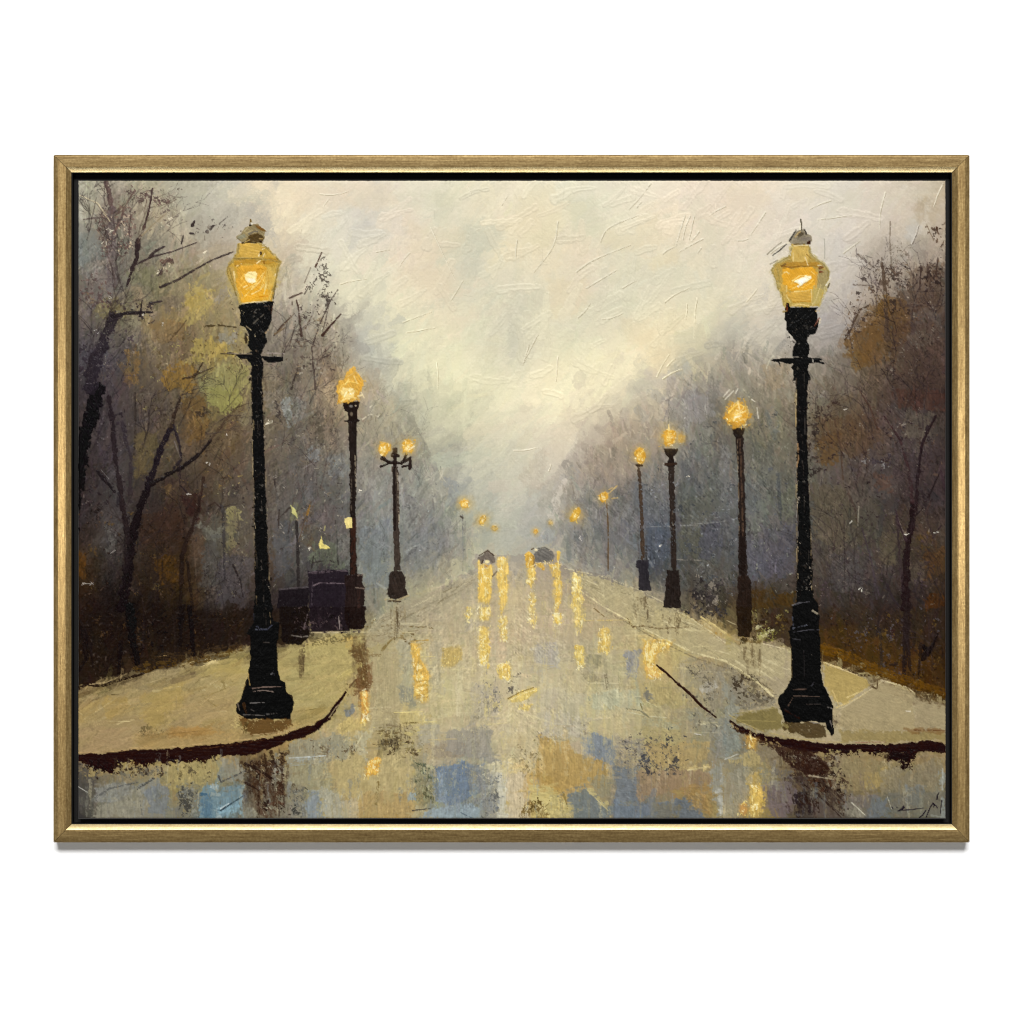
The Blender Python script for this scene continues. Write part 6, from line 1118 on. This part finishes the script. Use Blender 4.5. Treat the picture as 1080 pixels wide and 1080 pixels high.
# profile: (distance in from the outer edge, depth behind the front), mm
RW = {'top': 18.2, 'bottom': 19.0, 'left': 18.6, 'right': 18.2}   # how wide each rail looks
def rail_profile(w, tilt, upright):
    outer = [(0.0, DEPTH-.6), (0.0, 1.5), (.3, 1.0), (1.0, .72), (4.3, .08), (5.0, 0.0), (w*.40, -.03), (w*.62, .0), (w*.70, .06)]
    if not upright: outer = [(0.0, DEPTH-.6), (0.0, .9), (.25, .4), (.8, .06), (2.2, 0.0), (w*.36, -.05), (w*.62, .0), (w*.70, .06)]
    lip = []
    for k in range(9):                       # a bevel, eased at both edges, that falls to the rebate
        u = k/8.
        lip.append((w*.71+(w-.05-w*.71)*u, .15+tilt*(w*.29)*(u+.10*(u*u-u))))
    back = [(w-.05, 7.0), (w-.05, DEPTH-.6)]
    return outer, lip, back
GAPJ = .24                                   # hairline of the mitre joints
def rail(side):
    w = RW[side]; outer, lip, back = rail_profile(w, LIPB if side == 'bottom' else LIPT, side in ('left', 'right'))
    def pt(d, dep, end):
        """end 0/1: the two mitred ends; the cut runs along the diagonal"""
        if side in ('top', 'bottom'):
            wl, wr = RW['left'], RW['right']
            x = FX0+d*wl/w+GAPJ if end == 0 else FX1-d*wr/w-GAPJ
            y = FY0+d if side == 'top' else FY1-d
        else:
            y = FY0+d*RW['top']/w+GAPJ if end == 0 else FY1-d*RW['bottom']/w-GAPJ
            x = FX0+d if side == 'left' else FX1-d
        return (wx(x), dep*MM, wz(y))
    def strip(prof, name, mat, parent, close):
        n = len(prof); nseg = 24
        verts = []
        for e in range(nseg+1):
            t = e/nseg
            for d, dep in prof:
                a = pt(d, dep, 0); bb = pt(d, dep, 1)
                verts.append(tuple(a[i]*(1-t)+bb[i]*t for i in range(3)))
        faces = []
        for e in range(nseg):
            for i in range(n if close else n-1):
                j = (i+1) % n
                faces.append((e*n+i, e*n+j, (e+1)*n+j, (e+1)*n+i))
        if close: faces += [tuple(range(n)), tuple(nseg*n+i for i in reversed(range(n)))]
        return mesh_obj(name, verts, faces, mat, parent)
    horiz = side in ('top', 'bottom')
    body = [p for p in outer]+[(lip[0][0]-.02, .14), (lip[0][0]-.02, 4.2), (w-.25, 4.2)]+[(w-.25, DEPTH-.6)]
    o = strip(body, 'frame_rail', M_GX if horiz else M_GZ, root, True)
    lp = [(lip[0][0]+.02, .14)]+lip+[(lip[-1][0], 4.15), (lip[0][0]+.02, 4.15)]
    l = strip(lp, 'frame_lip', M_LX if horiz else M_GZ, o, True)
    for p in l.data.polygons: p.use_smooth = False
    o['label'] = {'top': 'upper gold frame rail with a bright inner lip', 'bottom': 'lower gold frame rail with a bright inner lip',
                  'left': 'left upright gold frame rail', 'right': 'right upright gold frame rail'}[side]
    return o
for s in ('top', 'bottom', 'left', 'right'): rail(s)
# black ring added inside the rails so the mitre gaps look dark, and the black float tray the canvas sits in
def ring(name, xa, ya, xb, yb, t, d0, d1, mat, parent):
    vs = []
    for (x, y) in ((xa, ya), (xb, ya), (xb, yb), (xa, yb)): 
        for d in (d0, d1): vs.append((wx(x), d*MM, wz(y)))
    for (x, y) in ((xa+t, ya+t), (xb-t, ya+t), (xb-t, yb-t), (xa+t, yb-t)):
        for d in (d0, d1): vs.append((wx(x), d*MM, wz(y)))
    fs = []
    for k in range(4):
        a, c = 2*k, 2*((k+1) % 4); A, Cc = 8+a, 8+c
        fs += [(a, c, c+1, a+1), (A, A+1, Cc+1, Cc), (a, A, Cc, c), (a+1, c+1, Cc+1, A+1)]
    return mesh_obj(name, vs, fs, mat, parent)
backing = ring('mitre_dark_ring', FX0+.8, FY0+.8, FX1-.8, FY1-.8, 13.4, 2.8, DEPTH-1.5, M_BLACK, root)
IX0, IY0, IX1, IY1 = FX0+RW['left'], FY0+RW['top'], FX1-RW['right'], FY1-RW['bottom']
tray = ring('float_tray', IX0+.1, IY0+.1, IX1-.1, IY1-.1, 34, 15.0, DEPTH-.8, M_BLACK, root)
tray['label'] = 'black gap between the canvas and the gold frame'
ring('tray_wall', IX0+.05, IY0+.05, IX1-.05, IY1-.05, .8, 4.4, 15.0, M_BLACK, tray)

# ---- the canvas and the paint on it
CD = 2.6                                     # bare canvas lies this far behind the frame's front
def canvas_box():
    o = slab('canvas', wx(X0)-ROOT.x+.00015, wx(X1)-ROOT.x-.00015, (CD+.5)*MM-ROOT.y, 14.9*MM-ROOT.y, wz(Y1)-ROOT.z+.00015, wz(Y0)-ROOT.z-.00015, M_LINEN, root)
    return o
canvas = canvas_box(); canvas['label'] = 'stretched canvas with dark painted edges'

lin = np.where(IMG <= .04045, IMG/12.92, ((IMG+.055)/1.055)**2.4)
PIG = np.clip(lin*np.array(PIGMENT, f32)-PIGLIFT, .0015, .9).astype(f32)
px = ((XX-CXM)*MM-ROOT.x).astype(f32); pz = (HZ+(CZM-YY)*MM-ROOT.z).astype(f32)
Hs = HT*RELIEF
# round the paint off at the canvas edge
ex = np.minimum(np.arange(W), np.arange(W)[::-1])/S; ey = np.minimum(np.arange(H), np.arange(H)[::-1])/S
edge = np.minimum(ex[None, :], ey[:, None])
Hs = Hs-1.2*np.clip(1-edge/1.6, 0, 1)**2
py = (CD*MM-Hs*MM-ROOT.y).astype(f32)
VCO = np.empty((H, W, 3), f32); VCO[..., 0] = px[None, :]; VCO[..., 1] = py; VCO[..., 2] = pz[:, None]
VCO = VCO.reshape(-1, 3); VCOL = np.concatenate([PIG.reshape(-1, 3), np.ones((H*W, 1), f32)], 1)
# one set of normals for the whole paint skin, so that neighbouring parts meet without a seam
dx = np.gradient(py, 1/S*MM, axis=1); dz = -np.gradient(py, 1/S*MM, axis=0)
NRM = np.stack([dx, -np.ones_like(dx), dz], -1); NRM /= np.linalg.norm(NRM, axis=-1, keepdims=True); NRM = NRM.reshape(-1, 3).astype(f32)
FL = LAB[:-1, :-1].reshape(-1)
base = (np.arange(H-1)[:, None]*W+np.arange(W-1)[None, :]).reshape(-1)
QUAD = np.stack([base, base+W, base+W+1, base+1], 1).astype(np.int32)

def paint_mesh(name, mask, parent, lab=None):
    qd = QUAD[mask]
    if len(qd) == 0: return None
    used, inv = np.unique(qd.reshape(-1), return_inverse=True)
    me = bpy.data.meshes.new(name)
    me.vertices.add(len(used)); me.vertices.foreach_set('co', VCO[used].reshape(-1))
    n = len(qd); me.loops.add(n*4); me.loops.foreach_set('vertex_index', inv.astype(np.int32).reshape(-1))
    me.polygons.add(n); me.polygons.foreach_set('loop_start', np.arange(0, n*4, 4, dtype=np.int32))
    me.polygons.foreach_set('use_smooth', np.ones(n, bool))
    ca = me.attributes.new('pigment', 'FLOAT_COLOR', 'POINT'); ca.data.foreach_set('color', VCOL[used].reshape(-1))
    me.update(calc_edges=True); me.validate()
    me.materials.append(M_PAINT)
    if n < 60000: me.normals_split_custom_set_from_vertices([tuple(v) for v in NRM[used].tolist()])
    o = link(bpy.data.objects.new(name, me), parent)
    if lab: o['label'] = lab
    return o
PART_LABEL = {
 'painted_street_lamp.near_left': 'large black painted street lamp with a glowing amber lantern, left foreground',
 'painted_street_lamp.near_right': 'large black painted street lamp with a glowing amber lantern, right foreground',
 'painted_street_lamp.l2': 'painted street lamp with a flame-like yellow head beside the dark bins',
 'painted_street_lamp.l3': 'painted street lamp with two round lights on a crossarm',
 'painted_street_lamp.b7': 'painted street lamp with a round amber globe left of the large right lamp',
 'painted_street_lamp.b6': 'painted street lamp with a pointed yellow flame, third from the right edge',
 'painted_street_lamp.b5': 'painted street lamp with an oval yellow light and thin post',
 'painted_street_lamp.b4': 'faint painted street lamp with a thin post and small round light',
 'painted_car.left': 'small painted car with a grey roof, left of the two on the road', 'painted_car.right': 'small painted car with a grey roof, right of the two on the road',
 'painted_bin.large': 'larger dark painted bin beside the flame-like lamp', 'painted_bin.small': 'smaller dark painted bin left of the larger one',
 'painted_kerb.left': 'dark painted kerb curving round the left pavement', 'painted_kerb.right': 'dark painted kerb along the right pavement',
 'painted_pavement.left': 'cream painted pavement on the left', 'painted_pavement.right': 'cream painted pavement on the right',
 'painted_woodland.left': 'dark painted autumn wood on the left', 'painted_woodland.right': 'dark painted autumn wood on the right'}
# tidy the parts: specks go back to the ground they lie on, big separate pieces become parts of their own
def components(L):
    n = L.size; ids = np.arange(n, dtype=np.int32).reshape(L.shape)
    sv = L[1:] == L[:-1]; sh = L[:, 1:] == L[:, :-1]
    while True:
        old = ids.copy()
        for _ in range(4):
            m = np.minimum(ids[1:], ids[:-1]); ids[1:] = np.where(sv, m, ids[1:])
            m = np.minimum(ids[1:], ids[:-1]); ids[:-1] = np.where(sv, m, ids[:-1])
            m = np.minimum(ids[:, 1:], ids[:, :-1]); ids[:, 1:] = np.where(sh, m, ids[:, 1:])
            m = np.minimum(ids[:, 1:], ids[:, :-1]); ids[:, :-1] = np.where(sh, m, ids[:, :-1])
        f = ids.reshape(-1); f = f[f]; f = f[f]; ids = f.reshape(L.shape)
        if (ids == old).all(): return ids
KINDOF = {k: (v or 'painted_sky') for k, v in LABELS.items()}
REGION = [k for k, v in KINDOF.items() if v.split('.')[0] in ('painted_sky', 'painted_road', 'painted_woodland', 'painted_pavement')]
cid = components(LAB); cnt = np.bincount(cid.reshape(-1), minlength=cid.size)[cid]
small = (cnt < 110) & ~np.isin(LAB, REGION)
tiny = np.array([LABELS.get(k) is not None and ('lamp' in LABELS[k] or 'car' in LABELS[k] or 'light' in LABELS[k] or 'signature' in LABELS[k]) for k in range(len(LABELS))])
small &= ~(tiny[LAB] & (cnt > 14))
LAB = np.where(small, LAB0, LAB)
cid = components(LAB)
for k, v in list(LABELS.items()):
    if v is None or not v.startswith(('painted_tree', 'painted_light')): continue
    ii = np.unique(cid[LAB == k]); sz = [(cid == i).sum() for i in ii]
    for i in ii[np.argsort(sz)[::-1]][1:]:
        nk = len(LABELS); LABELS[nk] = v+'x%d' % i; LAB[cid == i] = nk
FL = LAB[:-1, :-1].reshape(-1)
made = {}
paint_mesh('painted_sky', FL == 0, canvas)
items = [(k, v) for k, v in LABELS.items() if v]
for k, key in sorted(items, key=lambda s: s[1].count('/')):
    kind = key.split('/')[-1].split('.')[0]
    par = root
    if '/' in key: par = made.get(key.split('/')[0]) or root
    if kind in ('lantern', 'pedestal'): kind = 'lamp_'+kind
    o = paint_mesh(kind, FL == k, par, PART_LABEL.get(key))
    made[key] = o

# ---- light: one broad soft lamp above and in front, a low strip below, soft studio surroundings
def area(name, loc, target, sx, sy, power, col=(1, 1, 1)):
    l = bpy.data.lights.new(name, 'AREA'); l.shape = 'RECTANGLE'; l.size = sx; l.size_y = sy; l.energy = power; l.color = col
    o = link(bpy.data.objects.new(name, l)); o.location = loc
    import mathutils
    d = mathutils.Vector(target)-mathutils.Vector(loc)
    o.rotation_euler = d.to_track_quat('-Z', 'Y').to_euler()
    return o
area('key_lamp', (0, -10, HZ+6.0), (0, 0, HZ), 5.2, 3.0, KEY)
area('low_strip_lamp', (0, -2.0, HZ-2.35), (0, 0, HZ), 2.7, .36, LOW)
for sx in (-1, 1):                            # a small soft box either side of the camera, mirrored in the upright rails
    area('side_lamp', (sx*.97, -2.98, HZ+.02), (sx*.49, 0, HZ), .16, .26, SIDE, (1, .97, .90))
w = bpy.data.worlds.new('World'); C.world = w; w.use_nodes = True
w.node_tree.nodes['Background'].inputs['Color'].default_value = (1, 1, 1, 1)
w.node_tree.nodes['Background'].inputs['Strength'].default_value = AMB

cam = bpy.data.cameras.new('camera'); co = link(bpy.data.objects.new('camera', cam))
cam.sensor_width = 36; cam.lens = 100; cam.clip_end = 50
co.location = (0, -1.080*100/36., HZ); co.rotation_euler = (math.radians(90), 0, 0)
C.camera = co
C.cycles.filter_width = 1.0
C.view_settings.view_transform = 'Standard'; C.view_settings.look = 'None'; C.view_settings.gamma = 1; C.view_settings.exposure = 0
C.view_settings.use_curve_mapping = False
C.render.resolution_x = C.render.resolution_y = 1024
